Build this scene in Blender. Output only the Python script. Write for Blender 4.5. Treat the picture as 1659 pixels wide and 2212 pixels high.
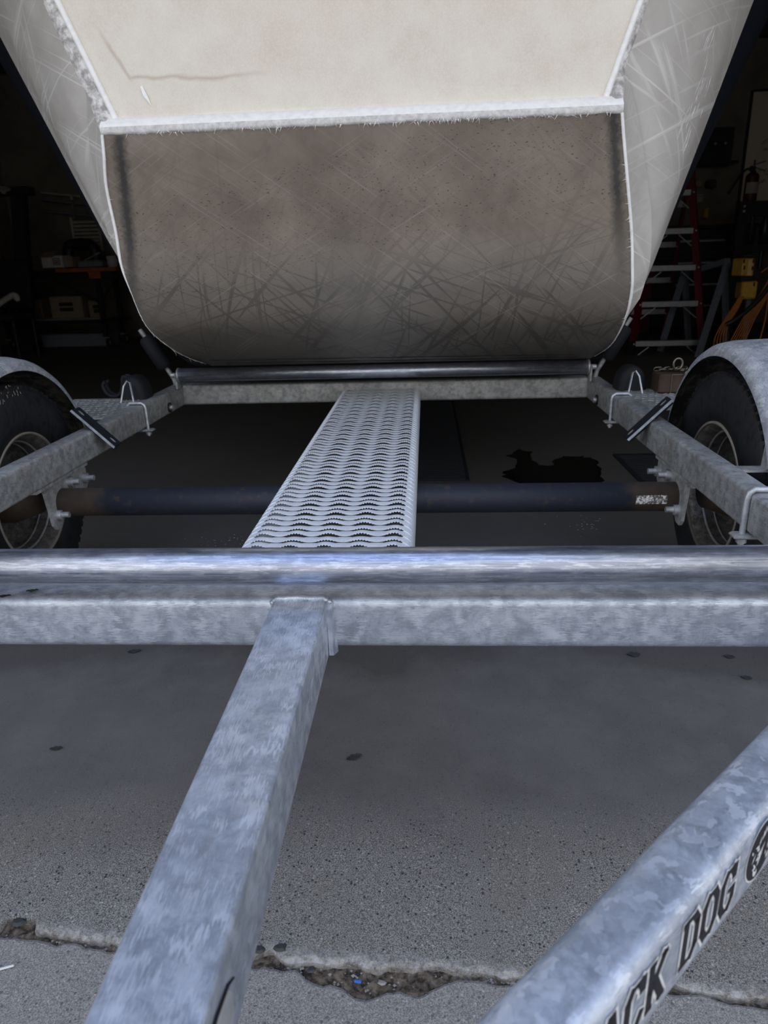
import bpy, math, random
from mathutils import Vector, Matrix
random.seed(7)
for o in list(bpy.data.objects): bpy.data.objects.remove(o)
sc = bpy.context.scene
col = sc.collection
PI = math.pi

# ------------------------------------------------------------------ camera
cam = bpy.data.cameras.new('camera')
cam.sensor_fit = 'VERTICAL'; cam.sensor_height = 36.0; cam.sensor_width = 27.0
cam.lens = 36.0 * 1536 / 2212
cam.clip_start = 0.02; cam.clip_end = 200
cam.dof.use_dof = True; cam.dof.focus_distance = 1.15; cam.dof.aperture_fstop = 9.0
co = bpy.data.objects.new('camera', cam); col.objects.link(co)
yaw, pit, rol = .0653, .3353, -.0299
fw = Vector((-math.sin(yaw)*math.cos(pit), math.cos(yaw)*math.cos(pit), -math.sin(pit)))
rt = Vector((math.cos(yaw), math.sin(yaw), 0)); up = rt.cross(fw)
r2 = rt*math.cos(rol) + up*math.sin(rol); u2 = up*math.cos(rol) - rt*math.sin(rol)
M = Matrix((r2, u2, -fw)).transposed().to_4x4(); M.translation = Vector((.1682, -.8305, .8497))
co.matrix_world = M
sc.camera = co

# ------------------------------------------------------------------ sky, exposure
w = bpy.data.worlds.new('sky'); sc.world = w; w.use_nodes = True
nt = w.node_tree; nt.nodes.clear()
wo = nt.nodes.new('ShaderNodeOutputWorld'); bg = nt.nodes.new('ShaderNodeBackground')
tc = nt.nodes.new('ShaderNodeTexCoord'); sx = nt.nodes.new('ShaderNodeSeparateXYZ'); rp = nt.nodes.new('ShaderNodeValToRGB')
nt.links.new(tc.outputs['Generated'], sx.inputs[0]); nt.links.new(sx.outputs['Z'], rp.inputs[0])
el = rp.color_ramp.elements
el[0].position = 0.0; el[0].color = (.92, .90, .87, 1)
el[1].position = 1.0; el[1].color = (.42, .58, 1.0, 1)
e = el.new(.35); e.color = (1.0, .98, .95, 1)
e = el.new(.65); e.color = (.68, .79, 1.02, 1)
nt.links.new(rp.outputs[0], bg.inputs[0]); nt.links.new(bg.outputs[0], wo.inputs[0])
bg.inputs[1].default_value = 1.0
sc.view_settings.view_transform = 'Standard'; sc.view_settings.look = 'None'
sc.view_settings.gamma = 1.0; sc.view_settings.use_curve_mapping = False
sc.view_settings.exposure = 0.62

# ------------------------------------------------------------------ materials
class NT:
    def __init__(s, name):
        s.m = bpy.data.materials.new(name); s.m.use_nodes = True
        s.t = s.m.node_tree; s.b = s.t.nodes['Principled BSDF']
        s.tc = s.t.nodes.new('ShaderNodeTexCoord')
    def n(s, ty, **kw):
        x = s.t.nodes.new('ShaderNode' + ty)
        for k, v in kw.items():
            if k.startswith('_'): setattr(x, k[1:], v)
        for k, v in kw.items():
            if k.startswith('_'): continue
            key = int(k[1:]) if k[0] == 'i' and k[1:].isdigit() else k.replace('__', ' ')
            s.set(x.inputs[key], v)
        return x
    def set(s, inp, v):
        if hasattr(v, 'is_linked') or hasattr(v, 'links'): s.t.links.new(v, inp)
        else: inp.default_value = v
    def coord(s, scale=(1,1,1), rot=(0,0,0), loc=(0,0,0)):
        mp = s.n('Mapping', Scale=scale, Rotation=rot, Location=loc)
        s.t.links.new(s.tc.outputs['Object'], mp.inputs[0]); return mp.outputs[0]
    def noise(s, scale, detail=4, rough=.55, vec=None, dist=0):
        x = s.n('TexNoise', Scale=scale, Detail=detail, Roughness=rough, Distortion=dist)
        s.t.links.new(vec if vec is not None else s.tc.outputs['Object'], x.inputs['Vector']); return x.outputs['Fac']
    def ramp(s, f, a, b, ca=(0,0,0,1), cb=(1,1,1,1)):
        x = s.n('ValToRGB'); s.t.links.new(f, x.inputs[0]); e = x.color_ramp.elements
        e[0].position = a; e[0].color = ca; e[1].position = b; e[1].color = cb; return x.outputs[0]
    def mix(s, f, a, b, mode='MIX'):
        x = s.n('Mix', _data_type='RGBA', _blend_type=mode)
        s.set(x.inputs[0], f)
        s.set(x.inputs[6], a if hasattr(a, 'links') else tuple(a)+(1,) if len(a)==3 else a)
        s.set(x.inputs[7], b if hasattr(b, 'links') else tuple(b)+(1,) if len(b)==3 else b)
        return x.outputs[2]
    def math(s, op, a, b=0.0, c=0.0, clamp=False):
        x = s.n('Math', _operation=op, _use_clamp=clamp); s.set(x.inputs[0], a); s.set(x.inputs[1], b); s.set(x.inputs[2], c); return x.outputs[0]
    def bump(s, h, strength=.3, dist=.002):
        x = s.n('Bump', Strength=strength, Distance=dist, Height=h); s.t.links.new(x.outputs[0], s.b.inputs['Normal'])
    def out(s, color=None, rough=None, metal=None, spec=None):
        for k, v in (('Base Color', color), ('Roughness', rough), ('Metallic', metal), ('Specular IOR Level', spec)):
            if v is None: continue
            if k == 'Base Color' and not hasattr(v, 'links') and len(v) == 3: v = tuple(v)+(1,)
            s.set(s.b.inputs[k], v)
        return s.m

def plain(name, c, rough=.6, metal=0.0, var=.12, scale=30, spec=.4):
    t = NT(name); f = t.noise(scale, 3)
    cc = t.mix(t.ramp(f, .3, .7), [x*(1-var) for x in c], [min(1, x*(1+var)) for x in c])
    return t.out(cc, rough, metal, spec)

def zinc(name, lo, hi, spark, rough=.42, metal=.75, grime=0.0):
    t = NT(name)
    d = t.noise(38, 9, .78, dist=.35)
    v = t.n('TexVoronoi', Scale=95.0); t.t.links.new(t.mix(.03, t.tc.outputs['Object'], t.n('TexNoise', Scale=60.0).outputs['Color']), v.inputs['Vector'])
    c = t.mix(t.ramp(d, .42, .60), lo, hi)
    cell = t.n('SeparateColor'); t.t.links.new(v.outputs['Color'], cell.inputs[0])
    c = t.mix(t.math('MULTIPLY', t.ramp(cell.outputs[0], .45, .95), .6), c, spark)
    c = t.mix(t.math('MULTIPLY', t.ramp(t.noise(7, 5, .6), .5, .68), .35), c, lo)
    dk = t.ramp(t.noise(160, 2), .22, .30, (1,1,1,1), (0,0,0,1))
    c = t.mix(t.math('MULTIPLY', dk, .5), c, (.10,.11,.13))
    if grime:
        g = t.ramp(t.noise(9, 6, .7, vec=t.coord((1,1,.35))), .45, .7)
        c = t.mix(t.math('MULTIPLY', g, grime), c, (.20,.19,.16))
    r = t.math('ADD', t.math('MULTIPLY', cell.outputs[1], .16), rough)
    t.bump(t.noise(120, 3), .15, .001)
    return t.out(c, r, metal)

MAT = {}
MAT['zinc'] = zinc('galvanised_bright', (.36,.395,.455), (.56,.605,.68), (.84,.88,.95), .38, .55)
MAT['zinc_dull'] = zinc('galvanised_dull', (.24,.25,.26), (.46,.47,.47), (.58,.60,.61), .5, .45, .4)
MAT['zinc_deck'] = zinc('galvanised_deck', (.76,.80,.85), (.88,.91,.95), (.95,.97,.99), .40, .25)

t = NT('worn_roller_steel')
s1 = t.noise(1, 5, .7, vec=t.coord((9,420,420)))
s2 = t.noise(1, 3, .6, vec=t.coord((3,60,60)))
s3 = t.noise(18, 5, .7)
c = t.mix(t.ramp(s1, .35, .7), (.22,.25,.32), (.62,.67,.80))
c = t.mix(t.math('MULTIPLY', t.ramp(s2, .4, .7), .5), c, (.30,.31,.36))
c = t.mix(t.math('MULTIPLY', t.ramp(s3, .52, .7), .35), c, (.70,.72,.78))
s4 = t.noise(1, 4, .7, vec=t.coord((40,260,260)))
c = t.mix(t.math('MULTIPLY', t.ramp(s4, .50, .62), .45), c, (.80,.84,.92))
t.bump(t.math('ADD', s1, s4), .16, .0005)
MAT['roller'] = t.out(c, t.math('ADD', t.math('MULTIPLY', s3, .30), .20), .9)

def scratch(t, ang, sx_, sy_, lo, hi, plane='XZ', seed=0):
    rot = (0, ang, 0) if plane == 'XZ' else (ang, 0, 0)
    sc_ = (sx_, 1, sy_) if plane == 'XZ' else (1, sx_, sy_)
    m2 = t.n('Mapping', Scale=sc_); t.t.links.new(t.coord((1,1,1), rot, (seed*3.1, seed*1.7, seed*2.3)), m2.inputs[0])
    return t.ramp(t.noise(1, 2, .5, vec=m2.outputs[0]), lo, hi)

# hull: cream transom
t = NT('hull_cream')
f = t.noise(7, 6, .65); g = t.noise(240, 2); h = t.noise(2.2, 4, .6)
c = t.mix(t.ramp(f, .35, .68), (.70,.63,.54), (.80,.76,.67))
c = t.mix(t.math('MULTIPLY', t.ramp(h, .5, .72), .5), c, (.68,.57,.48))
c = t.mix(t.math('MULTIPLY', t.ramp(g, .4, .65), .28), c, (.88,.84,.77))
# tide line stain that runs along the foot of the panel and up its left edge
sp = t.n('SeparateXYZ'); t.t.links.new(t.tc.outputs['Object'], sp.inputs[0])
zz = t.math('ADD', sp.outputs[2], t.math('MULTIPLY', t.noise(6, 3), .05))
xn = t.math('ADD', sp.outputs[0], t.math('MULTIPLY', t.noise(9, 4), .03))
band = t.math('SUBTRACT', 1.0, t.math('MULTIPLY', t.math('ABSOLUTE', t.math('SUBTRACT', zz, .832)), 130.0), clamp=True)
band = t.math('MULTIPLY', band, t.math('MULTIPLY', t.ramp(t.math('ADD', xn, 1.0), .395, .405), t.ramp(t.math('ADD', xn, 1.0), .62, .78, (1,1,1,1), (0,0,0,1))))
b2 = t.math('ABSOLUTE', t.math('ADD', t.math('ADD', xn, .60), t.math('MULTIPLY', t.math('SUBTRACT', sp.outputs[2], .805), .62)))
b2 = t.math('SUBTRACT', 1.0, t.math('MULTIPLY', b2, 110.0), clamp=True)
b2 = t.math('MULTIPLY', b2, t.math('MULTIPLY', t.ramp(sp.outputs[2], .80, .81), t.ramp(sp.outputs[2], .88, .93, (1,1,1,1), (0,0,0,1))))
band = t.math('MAXIMUM', band, b2)
c = t.mix(t.math('MULTIPLY', band, .5), c, (.40,.30,.22))
t.bump(t.noise(380, 2), .12, .0008)
MAT['hull_cream'] = t.out(c, .55, 0, .4)

t = NT('hull_side')
f = t.noise(9, 5, .6)
c = t.mix(t.ramp(f, .35, .68), (.455,.43,.40), (.55,.53,.50))
sc1 = scratch(t, .45, 1.5, 90, .60, .70, 'XZ', 1); sc2 = scratch(t, -.5, 1.2, 110, .61, .70, 'XZ', 2); sc3 = scratch(t, 1.2, 2, 70, .62, .70, 'YZ', 3)
ss = t.math('MAXIMUM', t.math('MAXIMUM', sc1, sc2), sc3)
c = t.mix(t.math('MULTIPLY', ss, .5), c, (.82,.81,.79))
t.bump(t.math('ADD', ss, t.noise(300, 2)), .18, .001)
MAT['hull_side'] = t.out(c, .5, 0, .4)

# hull: worn brown-grey bottom sheet
t = NT('hull_bottom')
sp = t.n('SeparateXYZ'); t.t.links.new(t.tc.outputs['Object'], sp.inputs[0])
f = t.noise(5, 6, .65); g = t.noise(150, 2)
c = t.mix(t.ramp(f, .35, .7), (.165,.135,.108), (.265,.222,.178))
hgt = t.math('ADD', sp.outputs[2], t.math('MULTIPLY', t.noise(4, 4), .16))
low = t.ramp(hgt, .36, .52, (1,1,1,1), (0,0,0,1))                      # greyer, scuffed towards the keel
c = t.mix(t.math('MULTIPLY', low, .75), c, (.165,.155,.14))
acc = None
for k, (a, x_, y_, lo, hi) in enumerate(((.75, 1.6, 60, .60, .64), (-.8, 1.8, 80, .60, .63), (1.15, 1.3, 55, .61, .65), (-.35, 2.2, 110, .62, .65), (.25, 1.6, 130, .62, .65), (1.5, 2.4, 90, .62, .66))):
    s_ = scratch(t, a, x_, y_, lo, hi, 'XZ', k+4)
    acc = s_ if acc is None else t.math('MAXIMUM', acc, s_)
mask = t.ramp(t.noise(3.2, 3), .38, .6)
mk2 = t.math('ADD', t.math('MULTIPLY', low, .75), .22)
acc1 = t.math('MULTIPLY', acc, t.math('MULTIPLY', mask, mk2))
c = t.mix(t.math('MULTIPLY', acc1, .8), c, (.095,.088,.08))
fine = scratch(t, .5, 3, 260, .64, .70, 'XZ', 15)
fine2 = scratch(t, -.6, 3, 300, .64, .70, 'XZ', 16)
c = t.mix(t.math('MULTIPLY', t.math('MAXIMUM', fine, fine2), .35), c, (.36,.33,.29))
dark = t.ramp(t.noise(130, 1, .4, vec=t.coord((1,1,2.6), (0,.25,0))), .69, .72)
mid = t.math('COMPARE', t.math('ADD', sp.outputs[2], t.math('MULTIPLY', sp.outputs[0], -.18)), .50, .13)
c = t.mix(t.math('MULTIPLY', t.math('MULTIPLY', dark, mid), .8), c, (.035,.028,.022))
# black rub marks beside both edges
def streak(xc, slope, z0, z1, wid):
    xx = t.math('ADD', sp.outputs[0], t.math('MULTIPLY', sp.outputs[2], slope))
    dd = t.math('ABSOLUTE', t.math('SUBTRACT', xx, xc))
    dd = t.math('ADD', dd, t.math('MULTIPLY', t.math('SUBTRACT', t.noise(70, 5, .75), .5), .034))
    a_ = t.ramp(dd, wid*.15, wid*.85, (1,1,1,1), (0,0,0,1))
    b_ = t.math('MULTIPLY', t.ramp(sp.outputs[2], z0, z0+.26), t.ramp(sp.outputs[2], z1-.02, z1, (1,1,1,1), (0,0,0,1)))
    return t.math('MULTIPLY', a_, b_)
# local z = world z - .51
st = t.math('MAXIMUM', streak(-.757, -.148, .16, .69, .03), streak(.737, .19, .24, .71, .03))
c = t.mix(t.math('MULTIPLY', st, .85), c, (.020,.021,.022))
smug = t.ramp(t.noise(2.4, 6, .7, vec=t.coord((1.3,1,.8), (0,0,0), (.3,0,.2))), .56, .72)
c = t.mix(t.math('MULTIPLY', smug, .45), c, (.07,.066,.06))
t.bump(t.math('ADD', acc1, t.math('MULTIPLY', g, .6)), .2, .0012)
MAT['hull_bottom'] = t.out(c, .5, 0, .35)

t = NT('hull_white_edge')
f = t.noise(60, 4)
MAT['hull_white'] = t.out(t.mix(t.ramp(f, .3, .6), (.86,.86,.85), (.97,.97,.96)), .5, 0, .4)
t = NT('hull_edge_scuff_shade')
f = t.noise(70, 5, .7)
MAT['hull_edge_face'] = t.out(t.mix(t.ramp(f, .3, .62), (.50,.49,.48), (.80,.79,.78)), .55, 0, .4)  # scuffs, plus the shade of the lip's upright face put into the colour
t = NT('hull_corner_scuffed')
f = t.noise(45, 5, .7)
MAT['hull_corner'] = t.out(t.mix(t.ramp(f, .4, .6), (.34,.32,.31), (.78,.77,.75)), .55, 0, .4)
MAT['navy'] = plain('hull_navy', (.010,.014,.024), .35)
MAT['hull_deck'] = plain('hull_deck', (.42,.40,.37), .6)

MAT['black'] = plain('black_metal', (.018,.019,.021), .45, .2)
MAT['bluesteel'] = plain('dark_painted_steel', (.022,.026,.036), .38, .3)
MAT['foam'] = plain('black_foam', (.009,.010,.014), .75)
MAT['bolt'] = zinc('bolt_zinc', (.40,.42,.44), (.58,.60,.63), (.7,.72,.75), .4, .7)
t = NT('tyre_rubber')
f = t.noise(30, 5, .7); g = t.ramp(t.noise(70, 4, .7, vec=t.coord((1,1,.5))), .5, .62)
MAT['tyre'] = t.out(t.mix(t.math('MULTIPLY', g, .8), t.mix(f, (.011,.012,.015), (.020,.021,.025)), (.006,.006,.007)), .55, 0, .35)
t = NT('fender_underside')
g = t.ramp(t.noise(14, 6, .75, vec=t.coord((1,1.6,.8))), .45, .62)
MAT['fender_under'] = t.out(t.mix(g, (.016,.016,.018), (.085,.08,.072)), .8, 0, .2)
t = NT('axle_paint_rust')
sp = t.n('SeparateXYZ'); t.t.links.new(t.tc.outputs['Object'], sp.inputs[0])
g = t.noise(34, 6, .75); ax = t.math('ABSOLUTE', sp.outputs[0])
ax = t.math('ADD', ax, t.math('MULTIPLY', t.noise(16, 4, .7), .12))
ends = t.ramp(ax, .70, .74)
ends = t.math('MAXIMUM', ends, t.math('MULTIPLY', t.ramp(g, .55, .66), .55))
c = t.mix(ends, (.022,.026,.040), t.mix(t.noise(60, 4), (.055,.038,.028), (.115,.085,.065)))
t.bump(g, .3, .002)
MAT['axle'] = t.out(c, .55, .1, .4)
MAT['rim'] = zinc('rim_steel', (.07,.065,.06), (.18,.175,.17), (.30,.30,.31), .42, .5, .5)
MAT['ring'] = plain('rim_lip_tan', (.30,.28,.24), .5, .4)

# concrete
def concrete(name, inside):
    t = NT(name)
    sp = t.n('SeparateXYZ'); t.t.links.new(t.tc.outputs['Object'], sp.inputs[0])
    big = t.noise(2.6, 5, .6); md = t.noise(14, 5, .65)
    base = t.mix(t.ramp(big, .32, .7), (.100,.096,.092), (.165,.157,.148))
    base = t.mix(t.math('MULTIPLY', t.ramp(md, .45, .65), .35), base, (.19,.182,.170))
    if inside:
        drag = t.ramp(t.noise(1, 4, .6, vec=t.coord((3,14,1), (0,0,.5))), .55, .72)
        base = t.mix(t.math('MULTIPLY', drag, .25), base, (.10,.10,.105))
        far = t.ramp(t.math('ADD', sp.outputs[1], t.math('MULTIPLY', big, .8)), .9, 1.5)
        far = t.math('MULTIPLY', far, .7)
        base = t.mix(far, base, (.062,.058,.054))                 # slab gets darker further into the workshop
    # exposed aggregate
    ag = t.noise(620, 3, .7); v = t.n('TexVoronoi', Scale=190.0); t.t.links.new(t.tc.outputs['Object'], v.inputs['Vector'])
    sepv = t.n('SeparateColor'); t.t.links.new(v.outputs['Color'], sepv.inputs[0])
    rough = t.mix(t.ramp(ag, .40, .62), (.080,.075,.068), (.46,.432,.39))
    pit = t.math('MULTIPLY', t.math('GREATER_THAN', sepv.outputs[0], .88), t.math('LESS_THAN', v.outputs['Distance'], .36))
    rough = t.mix(pit, rough, (.045,.046,.05))
    lite = t.math('MULTIPLY', t.math('GREATER_THAN', sepv.outputs[1], .93), t.math('LESS_THAN', v.outputs['Distance'], .30))
    rough = t.mix(lite, rough, (.50,.48,.44))
    rough = t.mix(t.math('MULTIPLY', t.ramp(t.noise(5, 4), .5, .7), .3), rough, (.20,.17,.12))
    if inside:
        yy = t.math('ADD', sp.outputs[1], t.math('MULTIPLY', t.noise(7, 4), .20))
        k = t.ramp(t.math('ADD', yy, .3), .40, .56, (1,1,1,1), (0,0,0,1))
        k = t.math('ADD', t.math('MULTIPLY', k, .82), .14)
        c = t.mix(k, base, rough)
        ed = t.math('ADD', t.math('ADD', sp.outputs[1], t.math('MULTIPLY', sp.outputs[0], .062)), t.math('MULTIPLY', t.noise(30, 5, .7), .03))
        c = t.mix(t.math('MULTIPLY', t.ramp(t.math('ADD', ed, 1.0), .862, .880, (1,1,1,1), (0,0,0,1)), .75), c, t.mix(t.ramp(t.noise(75, 6, .75), .36, .62), (.13,.11,.085), (.60,.585,.56)))
        t.bump(t.math('MULTIPLY', t.math('SUBTRACT', ag, t.math('MULTIPLY', pit, .8)), k), .5, .0025)
        return t.out(c, t.math('ADD', t.math('MULTIPLY', k, .3), .5), 0, .35)
    rough = t.mix(.25, rough, (.50,.48,.455))
    t.bump(t.math('SUBTRACT', ag, t.math('MULTIPLY', pit, .8)), .5, .0025)
    return t.out(rough, .85, 0, .3)
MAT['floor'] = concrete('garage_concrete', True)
MAT['apron'] = concrete('driveway_concrete', False)
t = NT('joint_dirt')
MAT['dirt'] = t.out(t.mix(t.ramp(t.noise(90, 5, .7), .4, .62), (.045,.036,.027), (.24,.19,.14)), .95, 0, .2)
MAT['chip'] = plain('chipped_concrete', (.21,.18,.14), .9, 0, .4, 90)
MAT['pebble'] = plain('pebble', (.30,.28,.26), .8, 0, .4, 40)
MAT['wet'] = plain('wet_oil', (.008,.008,.008), .12, 0, .2, 10, .5)
MAT['leaf'] = plain('dry_leaf', (.045,.047,.045), .7, 0, .4, 80)
MAT['wall'] = plain('garage_wall', (.17,.148,.12), .9, 0, .25, 3)
MAT['ceil'] = plain('garage_ceiling', (.12,.11,.10), .9, 0, .2, 3)
MAT['alum'] = plain('aluminium', (.42,.43,.44), .4, .6)
MAT['red'] = plain('red_fibreglass', (.12,.006,.016), .45)
MAT['orange'] = plain('orange_cord', (.46,.165,.03), .5)
MAT['yellow'] = plain('yellow_plastic', (.55,.32,.06), .45)
MAT['wood_orange'] = plain('orange_wood', (.34,.10,.035), .6, 0, .3, 14)
MAT['white_card'] = plain('white_card', (.55,.53,.50), .7)
MAT['ink'] = plain('black_ink', (.012,.012,.016), .5)
MAT['decal_white'] = plain('white_vinyl', (.82,.82,.80), .4, 0, .05)
MAT['board'] = plain('whiteboard', (.60,.52,.43), .35, 0, .06, 2)
MAT['ext_red'] = plain('extinguisher_red', (.055,.007,.008), .35)
MAT['grey_cloth'] = plain('grey_cloth', (.30,.27,.23), .9)
MAT['carton'] = plain('carton', (.26,.20,.14), .8)
MAT['bluegrey'] = plain('bluegrey_plastic', (.17,.19,.23), .6)
MAT['wood_dark'] = plain('rusty_brown', (.055,.034,.022), .7, 0, .4, 12)
MAT['chain'] = plain('chain_steel', (.20,.175,.145), .35, .8)
MAT['rubber_mat'] = plain('rubber_mat', (.018,.020,.026), .7)
MAT['blue'] = plain('blue_plastic', (.05,.17,.60), .4)
MAT['cream_plastic'] = plain('cream_plastic', (.46,.42,.36), .6)
MAT['sticker'] = plain('worn_clear_sticker', (.50,.50,.49), .35, 0, .2, 60)
MAT['label'] = None
t = NT('torn_label')
MAT['label'] = t.out(t.mix(t.ramp(t.noise(150, 4, .7), .45, .58), (.08,.07,.06), (.66,.64,.60)), .5, 0, .3)

# ------------------------------------------------------------------ mesh helpers
class MB:
    def __init__(s): s.v = []; s.f = []; s.sm = []
    def add(s, vs, fs, smooth=False):
        n = len(s.v); s.v += [tuple(v) for v in vs]
        s.f += [tuple(i+n for i in f) for f in fs]; s.sm += [smooth]*len(fs); return s
    def box(s, c, d, rot=None, bev=0.0):
        x, y, z = [q/2 for q in d]; R = rot if rot is not None else Matrix.Identity(3); c = Vector(c)
        if bev:
            b = min(bev, min(x, y, z)*.9); vs = []; 
            pr = [(x-b,y),(x,y-b),(x,-y+b),(x-b,-y),(-x+b,-y),(-x,-y+b),(-x,y-b),(-x+b,y)]
            for zz, k in ((-z, b), (-z+b, 0), (z-b, 0), (z, b)):
                for px, py in pr:
                    vs.append(c + R @ Vector((px - (k if px > 0 else -k)*1.0 if k else px, py - (k if py > 0 else -k) if k else py, zz)))
            fs = [tuple(range(7, -1, -1)), tuple(range(24, 32))]
            for l in range(3):
                for i in range(8): fs.append((l*8+i, l*8+8+i, l*8+8+(i+1) % 8, l*8+(i+1) % 8)[::-1])
            return s.add(vs, fs)
        vs = [c + R @ Vector((a*x, b*y, e*z)) for a in (-1,1) for b in (-1,1) for e in (-1,1)]
        return s.add(vs, [(0,1,3,2),(4,6,7,5),(0,4,5,1),(2,3,7,6),(0,2,6,4),(1,5,7,3)])
    def bar(s, A, B, wd, ht, rad=0.0, seg=3, upv=(0,0,1)):
        A, B = Vector(A), Vector(B); d = (B-A).normalized(); r_ = d.cross(Vector(upv)).normalized(); u_ = r_.cross(d)
        pr = []
        if rad:
            for cx, cy, a0 in ((wd/2-rad, ht/2-rad, 0), (-wd/2+rad, ht/2-rad, PI/2), (-wd/2+rad, -ht/2+rad, PI), (wd/2-rad, -ht/2+rad, 1.5*PI)):
                for k in range(seg+1):
                    a = a0 + PI/2*k/seg; pr.append((cx+rad*math.cos(a), cy+rad*math.sin(a)))
        else: pr = [(wd/2,ht/2),(-wd/2,ht/2),(-wd/2,-ht/2),(wd/2,-ht/2)]
        n = len(pr)
        vs = [P + r_*x + u_*y for P in (A, B) for x, y in pr]
        fs = [(i, (i+1) % n, n+(i+1) % n, n+i) for i in range(n)]
        s.add(vs, fs, bool(rad)); s.add([vs[i] for i in range(n)], [tuple(range(n-1,-1,-1))]); s.add([vs[n+i] for i in range(n)], [tuple(range(n))]); return s
    def tube(s, path, r, n=12, caps=True, closed=False):
        P = [Vector(p) for p in path]; m = len(P); rs = r if isinstance(r, (list, tuple)) else [r]*m
        vs = []; prev = None
        for i in range(m):
            if closed: d = (P[(i+1) % m]-P[i-1]).normalized()
            else: d = (P[min(i+1, m-1)]-P[max(i-1, 0)]).normalized()
            if prev is None:
                a = Vector((0,0,1)) if abs(d.z) < .9 else Vector((1,0,0)); x = d.cross(a).normalized()
            else: x = (prev - d*prev.dot(d)).normalized()
            prev = x; y = d.cross(x)
            for k in range(n):
                a = 2*PI*k/n; vs.append(P[i] + (x*math.cos(a)+y*math.sin(a))*rs[i])
        fs = []
        for i in range(m if closed else m-1):
            j = (i+1) % m
            for k in range(n): fs.append((i*n+k, i*n+(k+1) % n, j*n+(k+1) % n, j*n+k))
        s.add(vs, fs, True)
        if caps and not closed:
            s.add(vs[:n], [tuple(range(n-1,-1,-1))]); s.add(vs[-n:], [tuple(range(n))])
        return s
    def lathe(s, c, axis, prof, n=40, a0=0, a1=2*PI, smooth=True):
        # prof: (along axis, radius); axis 'x' or 'z' or 'y'
        c = Vector(c); full = abs(a1-a0-2*PI) < 1e-6; m = n if full else n+1; vs = []
        for i in range(m):
            a = a0+(a1-a0)*i/n; ca, sa = math.cos(a), math.sin(a)
            for h, r in prof:
                vs.append(c + (Vector((h, r*ca, r*sa)) if axis == 'x' else Vector((r*ca, r*sa, h)) if axis == 'z' else Vector((r*ca, h, r*sa))))
        k = len(prof); fs = []
        for i in range(n):
            j = (i+1) % m
            for q in range(k-1): fs.append((i*k+q, i*k+q+1, j*k+q+1, j*k+q))
        return s.add(vs, fs, smooth)
    def grid(s, rows, smooth=True):
        n = len(rows[0]); vs = [p for r in rows for p in r]
        return s.add(vs, [(i*n+j, i*n+j+1, (i+1)*n+j+1, (i+1)*n+j) for i in range(len(rows)-1) for j in range(n-1)], smooth)
    def prism(s, poly, A, B):
        # poly list of 3D points, extruded by vector B-A
        d = Vector(B)-Vector(A); n = len(poly); vs = [Vector(p) for p in poly]; vs += [v+d for v in vs]
        return s.add(vs, [tuple(range(n-1,-1,-1)), tuple(range(n, 2*n))]+[(i, (i+1) % n, n+(i+1) % n, n+i) for i in range(n)])
    def build(s, name, mat, parent=None, origin=None, sharp=40):
        o0 = Vector((0,0,0))
        top = parent
        while top is not None and top.parent is not None: top = top.parent
        if top is not None: o0 = ORG[top.name]
        elif origin is not None: o0 = Vector(origin)
        me = bpy.data.meshes.new(name)
        me.from_pydata([tuple(Vector(v)-o0) for v in s.v], [], s.f)
        me.polygons.foreach_set('use_smooth', s.sm)
        me.materials.append(MAT[mat]); me.update()
        o = bpy.data.objects.new(name, me); col.objects.link(o)
        if parent is not None: o.parent = parent
        else: o.location = o0; ORG[o.name] = o0
        return o
ORG = {}
def tag(o, label=None, cat=None, group=None, kind=None):
    if label: o['label'] = label
    if cat: o['category'] = cat
    if group: o['group'] = group
    if kind: o['kind'] = kind
    return o
def thing(name, loc, label, cat, group=None):
    o = bpy.data.objects.new(name, None); col.objects.link(o); o.location = loc; o.empty_display_size = .05
    ORG[o.name] = Vector(loc); return tag(o, label, cat, group)
def children(o): return [c for c in bpy.data.objects if c.parent == o]
def lerp(a, b, t): return a+(b-a)*t
def catmull(P, n):
    P = [Vector(p) for p in P]; out = []
    for i in range(n):
        u = i/(n-1)*(len(P)-1); k = min(int(u), len(P)-2); q = u-k
        p0 = P[k-1] if k > 0 else P[k]*2-P[k+1]; p1, p2 = P[k], P[k+1]; p3 = P[k+2] if k+2 < len(P) else P[k+1]*2-P[k]
        out.append(.5*((2*p1)+(p2-p0)*q+(2*p0-5*p1+4*p2-p3)*q*q+(3*p1-p0-3*p2+p3)*q**3))
    return out
def rotm(ax, a): return Matrix.Rotation(a, 3, ax)

# ================================================================== SETTING
# joint line between the workshop slab and the driveway
def jy(x):
    P = [(-6,.19),(-.8,-.105),(-.411,-.128),(-.261,-.143),(-.055,-.161),(.149,-.167),(.294,-.172),(.479,-.18),(.567,-.192),(1.2,-.225),(6,-.5)]
    for a, b in zip(P, P[1:]):
        if x <= b[0]: return a[1]+(b[1]-a[1])*(x-a[0])/(b[0]-a[0])
    return -.5
def hash1(x, s):
    return math.sin(x*127.1*s)*.5+math.sin(x*311.7*s+1.3)*.3+math.sin(x*71.3*s+4.)*.4
xs = [-6, -3, -1.6] + [-1.2+.008*i for i in range(320)] + [1.6, 3, 6]
back = []; front = []
for x in xs:
    n1 = (hash1(x, .35)*.0038+hash1(x, .9)*.0022+random.uniform(-.0012, .0012)) if abs(x) < 1.4 else 0
    b = jy(x)+.004+n1
    n2 = (hash1(x+3, .3)*.0034+hash1(x+5, 1.1)*.002+random.uniform(-.0012, .0012)) if abs(x) < 1.4 else 0
    chip = 0
    if -.005 < x < .20:
        q = (x+.005)/.205; chip = .036*math.sin(PI*q)**.6*(.8+.2*math.sin(x*90))
    if -.07 < x < -.02 : b += .012*math.sin(PI*(x+.07)/.05)
    if -.425 < x < -.38: b += .016
    back.append((x, b)); front.append((x, jy(x)-.0045+n2-chip))
m = MB()
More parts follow.
